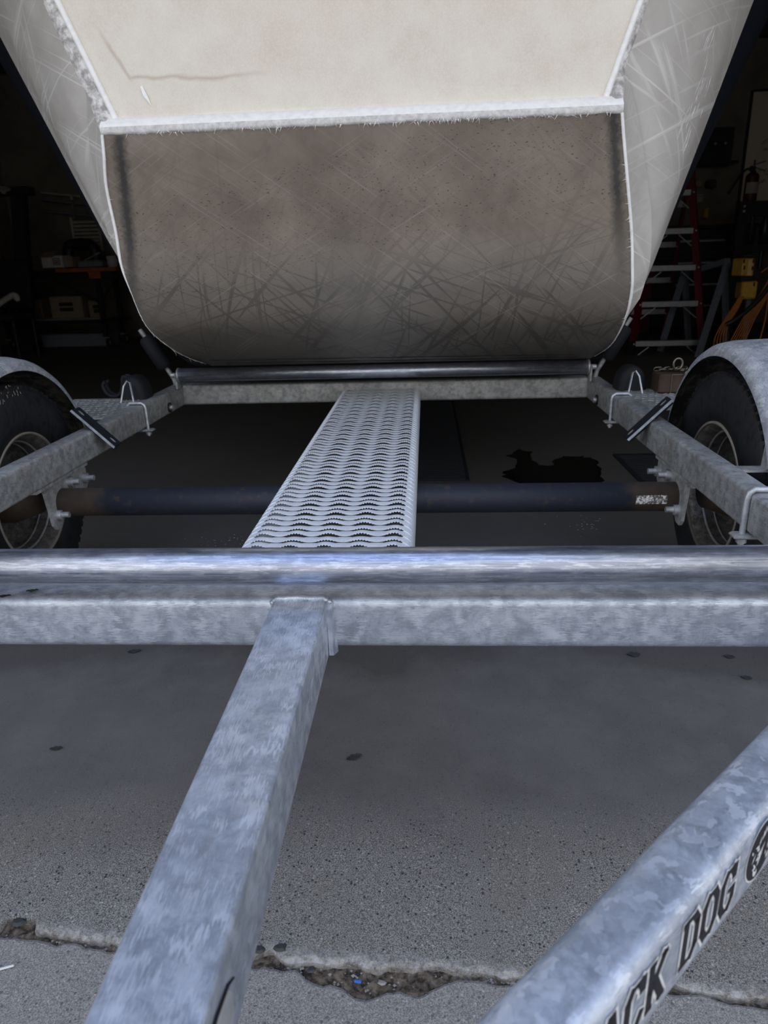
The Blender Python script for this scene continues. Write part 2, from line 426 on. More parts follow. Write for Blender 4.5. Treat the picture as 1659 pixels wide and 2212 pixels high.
rows = [[(x, b, -.03) for x, b in back], [(x, b, -.004) for x, b in back], [(x, b+.007+.003*hash1(x, 1.7)+random.uniform(-.0025, .0025), random.uniform(-.0012, 0)) for x, b in back], [(x, .4, 0) for x, b in back], [(x, 9.0, 0) for x, b in back]]
m.grid(rows, False); fl = tag(m.build('floor', 'floor'), kind='structure')
m = MB()
rows = [[(x, -9.0, -.004) for x, b in front], [(x, -.5, -.004) for x, b in front], [(x, b-.005, -.004) for x, b in front], [(x, b, -.007) for x, b in front], [(x, b+.001, -.03) for x, b in front]]
m.grid(rows, False); tag(m.build('driveway', 'apron'), kind='structure')
m = MB(); rows = []
for j in range(7):
    r_ = []
    for (x, b), (_, f_) in zip(back, front):
        q = j/6; y = lerp(f_-.004, b+.004, q)
        z = -.013 + .0035*math.sin(x*260+j*2.1)*math.sin(x*97+j) + random.uniform(-.0015, .0015)
        if (b-f_) > .02: z += .004*(1-q)
        r_.append((x, y, z))
    rows.append(r_)
m.grid(rows, True); tag(m.build('joint_dirt', 'dirt'), 'dark brown dirt packed in the ragged slab joint', 'dirt', kind='stuff')
m = MB()
for k in range(150):
    x = random.uniform(-.02, .30) if k < 95 else random.uniform(-.45, .6); b = jy(x)
    r0 = random.uniform(.0010, .0030); y = b + (random.uniform(-.030, .002) if 0 < x < .2 else random.uniform(-.005, .002))
    vs = [Vector((x, y, -.011)) + Vector((random.uniform(.7,1.2)*r0*a, random.uniform(.7,1.2)*r0*b_, random.uniform(.6,1)*r0*c_)) for a, b_, c_ in ((1,0,0),(0,1,0),(-1,0,0),(0,-1,0),(0,0,1),(0,0,-1))]
    m.add(vs, [(0,1,4),(1,2,4),(2,3,4),(3,0,4),(1,0,5),(2,1,5),(3,2,5),(0,3,5)])
tag(m.build('grit', 'pebble'), 'pale grit and crushed stone lying in the slab joint', 'grit', kind='stuff')
# chipped stones standing in the joint edge
for i, (x, y, r0, mt, lb) in enumerate(((-.058, -.146, .009, 'leaf', 'dark flat stone chip in the joint edge beside the tongue'), (-.032, -.142, .010, 'leaf', 'blackish jagged stone chip in the tan patch of the joint edge'), (.105, -.186, .006, 'pebble', 'small pale pebble in the chipped hollow of the driveway edge'), (.015, -.172, .007, 'leaf', 'round dark pebble at the left end of the chipped hollow'), (-.405, -.115, .012, 'leaf', 'dark stone chip at the left end of the slab joint'))):
    m = MB(); vs = []
    for k in range(9):
        a = 2*PI*k/9; q = r0*random.uniform(.7, 1.2); vs.append((x+q*math.cos(a), y+q*.7*math.sin(a), .0005))
    for k in range(9):
        v = vs[k]; vs.append((lerp(x, v[0], .6), lerp(y, v[1], .6), r0*.35))
    m.add(vs, [(k, (k+1) % 9, 9+(k+1) % 9, 9+k) for k in range(9)]+[tuple(range(9, 18)), tuple(range(8,-1,-1))])
    tag(m.build('stone_chip', mt, origin=(x, y, 0)), lb, 'stone')

def wallbox(name, lo, hi, mat='wall'):
    m = MB(); c = [(a+b)/2 for a, b in zip(lo, hi)]; d = [b-a for a, b in zip(lo, hi)]
    m.box(c, d); return tag(m.build(name, mat), kind='structure')
GX0, GX1, GY0, GY1, GH = -5.3, 5.2, .43, 9.0, 3.2
wallbox('wall_back', (GX0-.15, GY1, 0), (GX1+.15, GY1+.15, GH))
wallbox('wall_left', (GX0-.15, GY0, 0), (GX0, GY1, GH))
wallbox('wall_right', (GX1, GY0, 0), (GX1+.15, GY1, GH))
wallbox('ceiling', (GX0-.15, GY0, GH), (GX1+.15, GY1+.15, GH+.15), 'ceil')
wallbox('wall_front_left', (GX0-.15, GY0, 0), (-2.3, GY0+.18, GH))
wallbox('wall_front_right', (2.5, GY0, 0), (GX1+.15, GY0+.18, GH))
wallbox('wall_front_header', (-2.3, GY0, 2.65), (2.5, GY0+.18, GH))

# ================================================================== BOAT
BO = (.03, 1.75, .51)
boat = thing('boat', BO, 'cream plastic boat with a brown scuffed bottom, resting on the trailer rollers', 'boat')
chL = [(-.673,1.2,1.188),(-.68,1.21,1.137),(-.696,1.235,1.067),(-.70,1.265,.955),(-.704,1.28,.868),(-.696,1.30,.797),(-.686,1.36,.692),(-.665,1.48,.615),(-.641,1.6,.563),(-.608,1.74,.519)]
chR = [(.661,1.2,1.189),(.674,1.215,1.132),(.698,1.235,1.026),(.725,1.265,.914),(.738,1.28,.831),(.748,1.30,.757),(.752,1.36,.677),(.757,1.5,.596),(.752,1.62,.552),(.742,1.74,.516)]
cl, cr = catmull(chL, 46), catmull(chR, 46)
for Y in (2.0, 2.5, 3.3, 4.6):
    cl.append(Vector((-.60, Y, .513))); cr.append(Vector((.73, Y, .513)))
m = MB(); rows = []
for a, b in zip(cl, cr):
    rows.append([a.lerp(b, j/24) for j in range(25)])
m.grid(rows, True); sheet = m.build('bottom_sheet', 'hull_bottom', boat)
tag(sheet, 'brown grey bottom sheet covered in scratches')
# two dark seams that cross the sheet low down
m = MB()
for i0, dx in ((41, .0), (43, .02)):
    a, b = cl[i0], cr[i0]
    pts = [a.lerp(b, .04+dx+.9*q/20)+Vector((0, -.0012, -.001+.0015*math.sin(q*1.7))) for q in range(21)]
    m.tube(pts, .0016, 5)
m.build('seam', 'black', sheet)
# white edge lip between the transom and the bottom sheet
A, B = cl[0], cr[0]
m = MB(); rows = []
prof = [(.004, -.002), (-.003, 0), (-.006, .006), (-.006, .017), (-.004, .022), (.018, .041), (.032, .043)]
for k in range(61):
    q = k/60; p = A.lerp(B, q); wob = .0012*math.sin(k*2.3)+.001*math.sin(k*.9)
    rows.append([p + Vector((0, dy, dz + (wob if i_ < 2 else 0))) for i_, (dy, dz) in enumerate(prof)])
m.grid([r_[3:] for r_ in rows], True); lip = m.build('edge_lip', 'hull_white', boat); tag(lip, 'bright white worn edge')
m = MB(); m.grid([r_[:4] for r_ in rows], True); m.build('edge_face', 'hull_edge_face', boat)  # upright face coloured greyer than the sky-facing bevel, as painted shade
# transom panel
ZT = 1.87
iL0, iR0 = Vector((-.637,1.228,1.223)), Vector((.622,1.228,1.227)); iL1, iR1 = Vector((-.90,1.228,ZT)), Vector((.836,1.228,ZT))
m = MB(); m.grid([[iL0.lerp(iL1, k/16).lerp(iR0.lerp(iR1, k/16), j/24) for j in range(25)] for k in range(17)], True)
tr = m.build('transom', 'hull_cream', boat); tag(tr, 'cream stained transom panel')
foldL = [(-.712,1.235,1.289),(-.719,1.24,1.238),(-.73,1.25,1.184),(-.734,1.265,1.106),(-.735,1.28,1.02),(-.732,1.29,.957),(-.715,1.30,.895),(-.709,1.305,.857)]
foldR = [(.667,1.235,1.292),(.692,1.245,1.241),(.726,1.26,1.148),(.759,1.275,1.028),(.779,1.285,.948),(.79,1.30,.842),(.785,1.315,.78),(.779,1.33,.736)]
shL = [(-.925,1.228,ZT),(-1.03,1.36,ZT),(-1.18,1.55,ZT),(-1.31,1.75,ZT)]
shR = [(.85,1.228,ZT),(.97,1.36,ZT),(1.12,1.55,ZT),(1.25,1.75,ZT)]
NS = 26
for side, fo, sh, ch, i0, i1, outer in (('L', foldL, shL, cl, iL0, iL1, Vector((-.701,1.226,1.312))), ('R', foldR, shR, cr, iR0, iR1, Vector((.661,1.226,1.303)))):
    F_ = catmull(fo, NS); S_ = catmull(sh, NS); nch = 24 if side == 'L' else 30
    Cc = [ch[int(round(k/(NS-1)*nch))] for k in range(NS)]
    m = MB(); m.grid([[Cc[k], Cc[k].lerp(F_[k], .5), F_[k]] for k in range(NS)], False)
    m.build('chine_strip', 'hull_side', boat)
    m = MB(); rows = []
    for k in range(NS):
        rows.append([F_[k].lerp(S_[k], j/12) + Vector((0, (.012*min(1, k/5) if j == 0 else 0), 0)) for j in range(13)])
    m.grid(rows, True); m.build('side_panel', 'hull_side', boat)
    if side == 'R':
        m = MB(); rs = random.Random(21)
        for _ in range(30):
            kf = rs.gauss(.60, .05)*(NS-1); kf = min(NS-2.01, max(1, kf)); k0 = int(kf); u_ = kf-k0; q_ = rs.uniform(.20, .46)
            pa = F_[k0].lerp(F_[k0+1], u_); pb = S_[k0].lerp(S_[k0+1], u_); L_ = rs.uniform(.02, .07)
            out_ = Vector((.5, -.8, -.3)).normalized()*.0006
            p_ = [pa.lerp(pb, q_+L_*v_) + out_ + Vector((.002, 0, 0))*rs.uniform(-1, 1) for v_ in (0, .5, 1)]
            m.tube(p_, [.0003, rs.uniform(.0006, .0013), .0003], 5)
        tag(m.build('gouges', 'hull_edge_face', boat), 'cluster of pale gouges', kind='stuff')
    # scuffed corner between transom and side
    m = MB(); nrm = Vector((0, -.010, 0)); ot = S_[0]
    seg = 14; rows = []
    for k in range(seg+1):
        q = k/seg; a = i0.lerp(i1, q); b = F_[0].lerp(ot, .03+.97*q); rows.append([a, a.lerp(b, .5)+nrm*(1-.4*q), b])
    m.grid(rows, True)
    m.add([i0, i0.lerp(F_[0].lerp(ot, .03), .5)+nrm, F_[0].lerp(ot, .03), F_[0], ch[0], ch[0].lerp(i0, .5)+nrm], [(0,1,5),(1,2,3),(1,3,4),(1,4,5)], True)
    m.build('corner', 'hull_corner', boat)
    # pale ridge between the transom panel and the corner
    m = MB(); m.tube([i0.lerp(i1, k/14)+Vector((0,-.003,0)) for k in range(15)], .008, 8); m.build('corner_ridge', 'hull_white', boat)
    # white rubbed edge along the chine
    m = MB(); m.tube([ch[k]+Vector((.002 if side == 'L' else -.002, -.001, 0)) for k in range(0, 44)], [(.0045 if k < 18 else .0045-.0036*min(1, (k-18)/8)) if side == 'L' else (.0045 if k < 26 else .0045-.0036*min(1, (k-26)/10)) for k in range(44)], 6)
    m.build('chine_edge', 'hull_white', boat)
    # navy after-part of the side
    s1 = 1 if side == 'R' else -1
    m = MB(); base = [F_[-1], ch[36], ch[45], ch[47], ch[49]]
    topp = [S_[-1], Vector((s1*1.50+(.0 if s1 < 0 else -.07), 2.0, 1.90)), Vector((s1*1.62+(.0 if s1 < 0 else -.08), 2.4, 1.92)), Vector((s1*1.64, 3.2, 1.92)), Vector((s1*1.62, 4.6, 1.92))]
    bb, tt = catmull(base, 22), catmull(topp, 22)
    m.grid([[bb[k].lerp(tt[k], j/8) for j in range(9)] for k in range(22)], True)
    m.build('after_side', 'navy', boat)
    # frayed plastic burrs
    m = MB()
    for k in range(170 if side == 'R' else 70):
        u = random.uniform(2, 40) if side == 'R' else random.uniform(4, 44)
        if side == 'R' and random.random() < .6: u = random.uniform(8, 18)
        p = ch[int(u)].lerp(ch[int(u)+1], u % 1)
        L = random.uniform(.003, .010) if random.random() < .8 else random.uniform(.01, .022)
        d = Vector((-s1*random.uniform(.3, 1), -.35, random.uniform(-.9, .2))).normalized()
        e_ = p + d*L; wv = Vector((0, -.2, 1)).normalized()*random.uniform(.0006, .0016)
        m.add([p-wv, p+wv, e_, p+Vector((0,-.0015,0))], [(0,1,2),(0,2,3),(1,3,2)])
    tag(m.build('frayed_burrs', 'hull_white', boat), 'white frayed plastic burrs', kind='stuff')
m = MB()
for k in range(230):
    q = random.uniform(.02, .98)
    if random.random() < .55: q = random.choice((random.gauss(.28, .08), random.gauss(.62, .07), random.gauss(.78, .07)))
    q = min(.99, max(.01, q)); p = A.lerp(B, q)+Vector((0, -.006, random.uniform(-.002, .004)))
    d = Vector((random.uniform(-1, 1), -.25, random.uniform(-1, -.2))).normalized(); L = random.uniform(.003, .016)
    wv = Vector((1, 0, 0))*random.uniform(.0005, .0013)
    m.add([p-wv, p+wv, p+d*L, p+Vector((0,-.0012,0))], [(0,1,2),(0,2,3),(1,3,2)])
tag(m.build('frayed_burrs', 'hull_white', boat), 'white frayed plastic burrs', kind='stuff')
# gouge in the transom, small nicks
m = MB(); g0 = Vector((-.552, 1.2255, 1.272))
m.add([g0+Vector((-.012,0,.028)), g0+Vector((-.006,-.001,.030)), g0+Vector((.006,-.002,.004)), g0+Vector((.012,0,-.018)), g0+Vector((.003,-.003,-.004)), g0+Vector((-.006,-.002,.006))], [(0,5,1),(1,5,2),(2,5,4),(2,4,3)])
m.build('gouge', 'hull_white', boat)
m = MB()
m.grid([[(-.925,1.228,ZT),(.85,1.228,ZT)], [(-1.31,1.75,ZT),(1.25,1.75,ZT)], [(-1.62,2.4,1.92),(1.54,2.4,1.92)], [(-1.62,4.6,1.92),(1.62,4.6,1.92)]], False)
m.build('deck', 'hull_deck', boat)
m = MB(); m.add([(-.60,4.6,.513),(.73,4.6,.513),(1.62,4.6,1.92),(-1.62,4.6,1.92)], [(0,1,2,3)]); m.build('end_panel', 'hull_side', boat)

# ================================================================== TRAILER
TO = (0, .9, 0)
tl = thing('boat_trailer', TO, 'galvanised steel boat trailer with roller bars, perforated centre walkway and two wheels', 'trailer')
ZR, RR = .487, .0242
ZT_, ZB_ = .437, .361; ZC = (ZT_+ZB_)/2; HB = ZT_-ZB_
def P(name, mb, mat, par=None): return mb.build(name, mat, par or tl)
# rollers
for Y, hw, nm in ((0, .745, 'near'), (1.747, .7335, 'far')):
    m = MB(); m.lathe((0, Y, ZR), 'x', [(-hw, 0), (-hw, RR), (hw, RR), (hw, 0)], 48)
    r_ = P('roller', m, 'roller')
    for s in (-1, 1):
        m = MB(); m.lathe((s*(hw+.004), Y, ZR), 'x', [(-.003, 0), (-.003, RR+.002), (.003, RR+.002), (.003, 0)], 32); P('end_cap', m, 'bolt', r_)
        m = MB(); m.box((s*(hw+.014), Y+.004, .466), (.008, .034, .062), bev=.003); P('roller_bracket', m, 'zinc_dull')
        m = MB(); m.tube([(s*(hw+.018), Y, ZR), (s*(hw+.032), Y, ZR)], .010, 6); P('bolt', m, 'bolt')
# cross beams
m = MB(); m.bar((-.757, .047, ZC), (.757, .047, ZC), .076, HB, .014, 6); nb = P('cross_beam', m, 'zinc')
m = MB(); m.bar((-.757, 1.868, ZC), (.757, 1.868, ZC), .076, HB, .009, 4); fb = P('cross_beam', m, 'zinc_dull')
# side rails (2 x 3 tube)
for s in (-1, 1):
    m = MB(); m.bar((s*.782, .0, ZC), (s*.782, 1.91, ZC), .050, HB, .008, 4); P('side_rail', m, 'zinc_dull')
# tongue
m = MB(); m.bar((0, .010, ZC), (0, -1.9, ZC), .072, HB, .0042, 4); tg = P('tongue', m, 'zinc')
m = MB()
pts = [(-.036,.012,.372),(-.037,.008,.432),(-.03,.006,.4385),(.03,.006,.4385),(.038,.008,.432),(.041,.006,.366)]
wp = []
for a, b in zip(pts, pts[1:]):
    for k in range(7): wp.append(Vector(a).lerp(Vector(b), k/7)+Vector((random.uniform(-.0006,.0006), random.uniform(-.001,.001), random.uniform(-.0006,.0006))))
m.tube(wp, [.0045+.0008*math.sin(i*1.9) for i in range(len(wp))], 8); P('weld_bead', m, 'zinc', tg)
m = MB(); m.prism([(.036,.012,.430),(.036,-.010,.418),(.037,-.014,.365),(.040,.010,.357)], (0,0,0), (.006,0,0)); P('gusset', m, 'zinc', tg)
# sticker on the right face of the tongue
m = MB(); m.prism([(.0363,-.500,.380),(.0363,-.70,.368),(.0363,-.70,.416),(.0363,-.53,.418),(.0363,-.505,.410),(.0363,-.498,.398)], (0,0,0), (.0006,0,0)); d_ = P('sticker', m, 'sticker', tg)
tag(d_, 'pale worn sticker')
m = MB(); m.tube([(.0368,-.492,.404),(.0368,-.505,.4135),(.0368,-.53,.4195),(.0368,-.70,.4195)], [.0006,.0013,.0016,.0016], 6)
for k in range(4): m.tube([(.0367,-.535-.03*k,.404),(.0367,-.548-.03*k,.396-.003*(k % 2)),(.0367,-.556-.03*k,.401)], [.0004,.0009,.0004], 5)
P('print', m, 'ink', d_)
# diagonal tongue braces
dd = Vector((.7107,.7035,0)); nn = Vector((.7035,-.7107,0))
for s in (1, -1):
    c0 = Vector((.191,-.536,0))+nn*.025; a = c0-dd*.21; b = c0+dd*.76
    m = MB(); m.bar((s*a.x, a.y, ZC), (s*b.x, b.y, ZC), .050, HB, .013, 5); br = P('diagonal_brace', m, 'zinc')
    if s == 1: brace = br
# lettering on the outer face of the right brace
q0 = Vector((.191,-.536,0))+nn*.0502
GL = {
 'B': [((0,0),(0,1)),((0,1),(.8,1)),((0,.52),(.75,.52)),((0,0),(.8,0)),((.95,.86),(.95,.66)),((1,.38),(1,.14)),((.8,1),(.95,.86)),((.95,.66),(.75,.52)),((.75,.52),(1,.38)),((1,.14),(.8,0))],
 'L': [((.1,0),(.1,1)),((-.05,1),(.35,1)),((-.05,0),(1,0)),((1,0),(1,.3))],
 'A': [((.05,0),(.45,1)),((.55,1),(.95,0)),((.25,.32),(.75,.32)),((-.1,0),(.25,0)),((.75,0),(1.1,0)),((.45,1),(.55,1))],
 'C': [((.95,.74),(.95,1)),((.95,.8),(.75,1)),((.75,1),(.25,1)),((.25,1),(0,.8)),((0,.8),(0,.2)),((0,.2),(.25,0)),((.25,0),(.75,0)),((.75,0),(1,.22))],
 'K': [((.05,0),(.05,1)),((-.1,1),(.25,1)),((-.1,0),(.25,0)),((.1,.4),(.9,1)),((.7,1),(1.05,1)),((.35,.58),(.95,0)),((.7,0),(1.1,0))],
 'D': [((.1,0),(.1,1)),((-.1,1),(.7,1)),((-.1,0),(.7,0)),((.7,1),(1,.78)),((1,.78),(1,.22)),((1,.22),(.7,0))],
 'O': [((.28,1),(.72,1)),((.72,1),(1,.78)),((1,.78),(1,.22)),((1,.22),(.72,0)),((.72,0),(.28,0)),((.28,0),(0,.22)),((0,.22),(0,.78)),((0,.78),(.28,1))],
 'G': [((.98,.74),(.98,1)),((.98,.8),(.72,1)),((.72,1),(.28,1)),((.28,1),(0,.78)),((0,.78),(0,.22)),((0,.22),(.28,0)),((.28,0),(.72,0)),((.72,0),(1,.2)),((1,.2),(1,.46)),((.6,.46),(1.08,.46))]}
def glyph(mb, ch_, x0, wd, z0, ht, th, off):
    for (ax_, ay), (bx_, by) in GL[ch_]:
        a = Vector((x0+ax_*wd, z0+ay*ht)); b = Vector((x0+bx_*wd, z0+by*ht)); d = (b-a).normalized()
        vert = abs(d.y) > .55; tk = th*(1.0 if vert else .62); pn = Vector((-d.y, d.x))*tk; a = a-d*tk*.6; b = b+d*tk*.6
        q = [a+pn, b+pn, b-pn, a-pn]
        mb.add([q0+dd*p.x+nn*off+Vector((0,0,p.y)) for p in q], [(0,1,2,3)])
letters = [('B',.006),('L',.0335),('A',.0585),('C',.087),('K',.1145),('D',.159),('O',.1885),('G',.217)]
bk = tag(MB().add([], []).build('decal', 'decal_white', tl), 'black lettering with white outline') if False else None
m = MB()
for ch_, x0 in letters: glyph(m, ch_, x0, .0185, .3845, .039, .0064, .0003)
dec = P('lettering_outline', m, 'decal_white', brace); tag(dec, 'white outline of the lettering')
for ch_, x0 in letters:
    m = MB(); glyph(m, ch_, x0, .0185, .3845, .039, .0038, .0006); o = P('letter', m, 'ink', brace); tag(o, 'black letter %s' % ch_)
m = MB(); ec = (.285, .404)
def disc(mb, cx, cz, rx, rz, off, n=40, a0=0, jit=0):
    vs = []
    for k in range(n):
        a = a0+2*PI*k/n; j = 1+random.uniform(-jit, jit); vs.append(q0+dd*(cx+rx*j*math.cos(a))+nn*off+Vector((0,0,cz+rz*j*math.sin(a))))
    mb.add(vs, [tuple(range(n-1,-1,-1))])
disc(m, ec[0], ec[1], .0275, .0285, .0003); em = P('emblem', m, 'decal_white', brace); tag(em, 'round black and white emblem')
m = MB(); disc(m, ec[0], ec[1], .0258, .0268, .0006); P('emblem_field', m, 'ink', em)
m = MB()
rs = random.Random(3)
for k in range(34):
    a = rs.uniform(0, 2*PI); r0 = .021*math.sqrt(rs.random()); vs = []
    cx, cz = ec[0]+r0*math.cos(a), ec[1]+r0*math.sin(a); L = rs.uniform(.002, .006); W_ = rs.uniform(.0008, .0022); th = rs.uniform(0, PI)
    for t_, w_ in ((-1, .2), (-.3, 1), (.4, .7), (1, .1), (.4, -.5), (-.3, -.9)):
        px, pz = L*t_, W_*w_; vs.append(q0+dd*(cx+px*math.cos(th)-pz*math.sin(th))+nn*.0009+Vector((0,0,cz+px*math.sin(th)+pz*math.cos(th))))
    m.add(vs, [tuple(range(5,-1,-1))])
P('emblem_drawing', m, 'decal_white', em)

# perforated walkway
ZW = .417; m = MB(); YS, PY, NR = .095, .0268, 62
PX = .056; X = []; x = -.1285
while x <= .1286: X.append(x); x += .0012
def arch(x): return (.5+.5*math.cos(2*PI*x/PX))**1.15
def tooth(x):
    q = (x/.0049) % 1; return abs(q-.5)*2-.5
for i in range(NR):
    y0 = YS+i*PY; fr = []; m1 = []; m2 = []; m3 = []; bk_ = []; kk = 1.2 if i % 2 else .85
    for x in X:
        b = arch(x)*kk; op = max(0, min(1, (arch(x)-.22)*2.2)); tt_ = tooth(x)*op; ed_ = min(1, (.1286-abs(x))/.012)
        b *= ed_
        fr.append((x, y0+.0006*tt_, ZW+.0011+.0046*b+.0020*tt_))
        m1.append((x, y0+.0022, ZW+.0015+.0046*b+.0006*tt_))
        m2.append((x, y0+PY*.45, ZW+.0016+.0046*b))
        m3.append((x, y0+PY*.76, ZW+.0010+.0034*b))
        bk_.append((x, y0+PY+.0012-.0062*op*ed_+.0010*tt_, ZW-.0002+.0010*tt_))
    m.grid([fr, m1, m2, m3, bk_], True)
wk = P('walkway', m, 'zinc_deck'); tag(wk, 'perforated serrated walkway plank')
YE = YS+NR*PY
for s in (-1, 1):
    m = MB(); prof = [(.126, .0012), (.131, .0008), (.136, -.001), (.1405, -.0045), (.1432, -.0095), (.144, -.016), (.144, -.058), (.132, -.058)]
    m.grid([[(s*x, y, ZW+z) for x, z in prof] for y in (YS, YE)], False)
    for k in range(NR):
        y0 = YS+(k+.9)*PY; m.tube([(s*.127, y0, ZW+.0012), (s*.133, y0-.006, ZW+.0004), (s*.1395, y0-.013, ZW-.0032)], [.0010, .0014, .0004], 5)
    P('flange', m, 'zinc_deck', wk)

# axle with hangers
AY, AZ = .86, .294
m = MB(); m.lathe((0, AY, AZ), 'x', [(-.79, 0), (-.79, .036), (.79, .036), (.79, 0)], 32); axl = P('axle', m, 'axle')
m = MB(); vs = []
for k in range(9):
    a = math.radians(150+60*0)  # strip follows the tube front
rows = []
for a in (2.75, 2.95, 3.15, 3.35): rows.append([(x, AY+.0365*math.cos(a), AZ+.0365*math.sin(a)) for x in [.668+.0105*k for k in range(8)]])
m.grid(rows[:3], True); m.grid([r_[:5] for r_ in rows[2:]] if False else [rows[2], [(p[0], p[1], p[2]) for p in rows[3]]], True)
P('torn_label', m, 'label', axl)
for s in (-1, 1):
    X0 = s*.770
    poly = [(.735,.363),(.770,.356),(.785,.340),(.800,.250),(.812,.236),(.835,.238),(.862,.262),(.93,.268),(.99,.285),(1.005,.30),(1.005,.345),(.985,.363)]
    m = MB(); m.prism([(X0-s*.0, y, z) for y, z in poly], (0,0,0), (s*.008,0,0)); hg = P('hanger_bracket', m, 'zinc_dull')
    m = MB(); m.box((s*.79, .87, .357), (.055, .27, .008)); P('flange', m, 'zinc_dull', hg)
    for (by, bz) in ((.825, .272), (.985, .322), (.905, .335)):
        m = MB(); m.tube([(X0, by, bz), (X0-s*.012, by, bz)], .014, 6); m.tube([(X0-s*.012, by, bz), (X0-s*.030, by, bz)], .0075, 10); P('bolt', m, 'bolt', hg)
    # 45 degree bracket bar on the rail corner
    R_ = rotm('Y', s*math.radians(-45) if s > 0 else math.radians(45))
    c_ = Vector((s*.754, 1.075, .442))
    R_ = rotm('Y', math.radians(-45 if s > 0 else 45))
    m = MB(); m.box(c_, (.150, .046, .006), R_, .0015); bb = P('bracket_bar', m, 'bluesteel')
    m = MB(); m.box(c_+R_ @ Vector((0, -.024, 0)), (.150, .002, .0065), R_); P('bare_edge', m, 'zinc', bb)
    m = MB(); m.box(c_+R_ @ Vector((0, .019, -.012)), (.150, .006, .024), R_); P('flange', m, 'bluesteel', bb)
    for q in (-.055, .055):
        m = MB(); pr = []
        cc = c_+R_ @ Vector((q, 0, .0032))
        m.add([cc+R_ @ Vector((.010*math.cos(a), .005*math.sin(a), 0)) for a in [2*PI*k/12 for k in range(12)]], [tuple(range(12))]); P('slot', m, 'zinc_dull', bb)
    # u-bolts over the rails
    for Y in ((1.43,) if s < 0 else (1.445, .44)):
        r0 = .005 if Y > 1 else .006
        m = MB(); xi, xo = s*.751, s*.813
        path = [(xi, Y, .335), (xi, Y, .425), (xi+s*.003, Y, .437), (xi+s*.012, Y, .4435), (xo-s*.012, Y, .4435), (xo-s*.003, Y, .437), (xo, Y, .425), (xo, Y, .335)]
        m.tube(path, r0, 8); ub = P('u_bolt', m, 'bolt')
        m = MB(); m.box((s*.782, Y, .354), (.10, .030, .008), bev=.003); P('clamp_plate', m, 'zinc_dull', ub)
        for xx in (xi, xo):
            m = MB(); m.tube([(xx, Y, .349), (xx, Y, .340)], .0095, 6); P('nut', m, 'bolt', ub)
    # dome-shaped tie-down housing with wire bail, on the step pad
    dx = s*(.832 if s < 0 else .836); dy = 1.57
    m = MB(); prof = []
    for k in range(15):
        a = PI*k/14; prof.append((dx+.046*math.cos(a), .438+.078*max(0, math.sin(a))**.75))
    rows = []
    for yy, kx, kz in ((-.045, .60, .66), (-.040, .86, .90), (-.028, 1, 1), (.028, 1, 1), (.042, .85, .88)):
        rows.append([(dx+(px-dx)*kx, dy+yy, .438+(pz-.438)*kz) for px, pz in prof])
    m.grid(rows, True); m.add(rows[0], [tuple(range(len(prof)))]); m.add(rows[-1], [tuple(range(len(prof)-1,-1,-1))])
    dm = P('tie_down', m, 'foam'); tag(dm, 'black dome shaped tie-down housing')
    m = MB(); m.tube([(dx+s*-.028, 1.47, .438), (dx-s*.012, 1.50, .500), (dx-s*.002, 1.50, .505), (dx+s*.008, 1.49, .49), (dx+s*.016, 1.47, .438)], .0034, 6); P('wire_bail', m, 'bolt', dm)
    if s < 0:
        for oy in (0, .03):
            m = MB(); hp = [(-.868,1.6+oy,.50),(-.885,1.6+oy,.505),(-.892,1.6+oy,.47),(-.905,1.6+oy,.445),(-.93,1.6+oy,.438),(-.952,1.6+oy,.452),(-.960,1.6+oy,.478),(-.950,1.6+oy,.490)]
            m.tube(catmull(hp, 24), .007, 8); P('hook', m, 'foam', dm)
    # padded guide posts at the far roller
    m = MB(); gx = s*.785
    m.tube([(gx, 1.84, .435), (gx+s*.006, 1.84, .462), (gx+s*.10, 1.84, .625), (gx+s*.112, 1.84, .645)], .009, 10); gp = P('guide_post', m, 'zinc_dull')
    m = MB(); m.tube([(gx+s*.030, 1.84, .502), (gx+s*.034, 1.84, .510), (gx+s*.090, 1.84, .607), (gx+s*.096, 1.84, .617)], [.022, .030, .030, .024], 14); P('foam_sleeve', m, 'foam', gp)
    # side bolt near the far end of the rail
    m = MB(); m.tube([(s*.757, 1.66, .385), (s*.752, 1.66, .385)], .018, 14); sb = P('side_bolt', m, 'black')
    m = MB(); m.tube([(s*.752, 1.66, .385), (s*.742, 1.66, .385)], .010, 6); P('bolt_head', m, 'bolt', sb)
    # step pad behind the fender
    m = MB(); m.box((s*.93, 1.40, .4335), (.25, .34, .007), bev=.002); pad = P('step_pad', m, 'zinc_dull')
    m = MB()
    for i in range(12):
        for j in range(9):
            cx, cy = s*(.815+.021*i+(.010 if j % 2 else 0)), 1.25+.035*j
            R2 = rotm('Z', .8 if (i+j) % 2 else -.8); m.box((cx, cy, .4375), (.016, .005, .0022), R2)
    tag(P('tread_pattern', m, 'zinc_dull', pad), kind='stuff')
    # wheel
    WX, WY, WZ = s*.95, .90, .298; tp = [(-.072,.165),(-.082,.172),(-.090,.20),(-.092,.232),(-.086,.262),(-.075,.283),(-.062,.293)]
    tp += [(-.034,.297),(-.033,.288),(-.027,.288),(-.026,.298),(-.004,.298),(-.003,.289),(.003,.289),(.004,.298),(.026,.298),(.027,.288),(.033,.288),(.034,.297)]
    tp += [(-a, r_) for a, r_ in reversed(tp[:7])]
    m = MB(); m.lathe((WX, WY, WZ), 'x', tp, 64); ty = P('tyre', m, 'tyre')
    m = MB()
    for k in range(72):
        a = 2*PI*k/72; Rx = rotm('X', a)
        for xx in (-.071, .071): m.box(Vector((WX, WY, WZ))+Rx @ Vector((xx, .279, 0)), (.010, .018, .014), Rx)
    tag(P('tread_blocks', m, 'tyre', ty), kind='stuff')
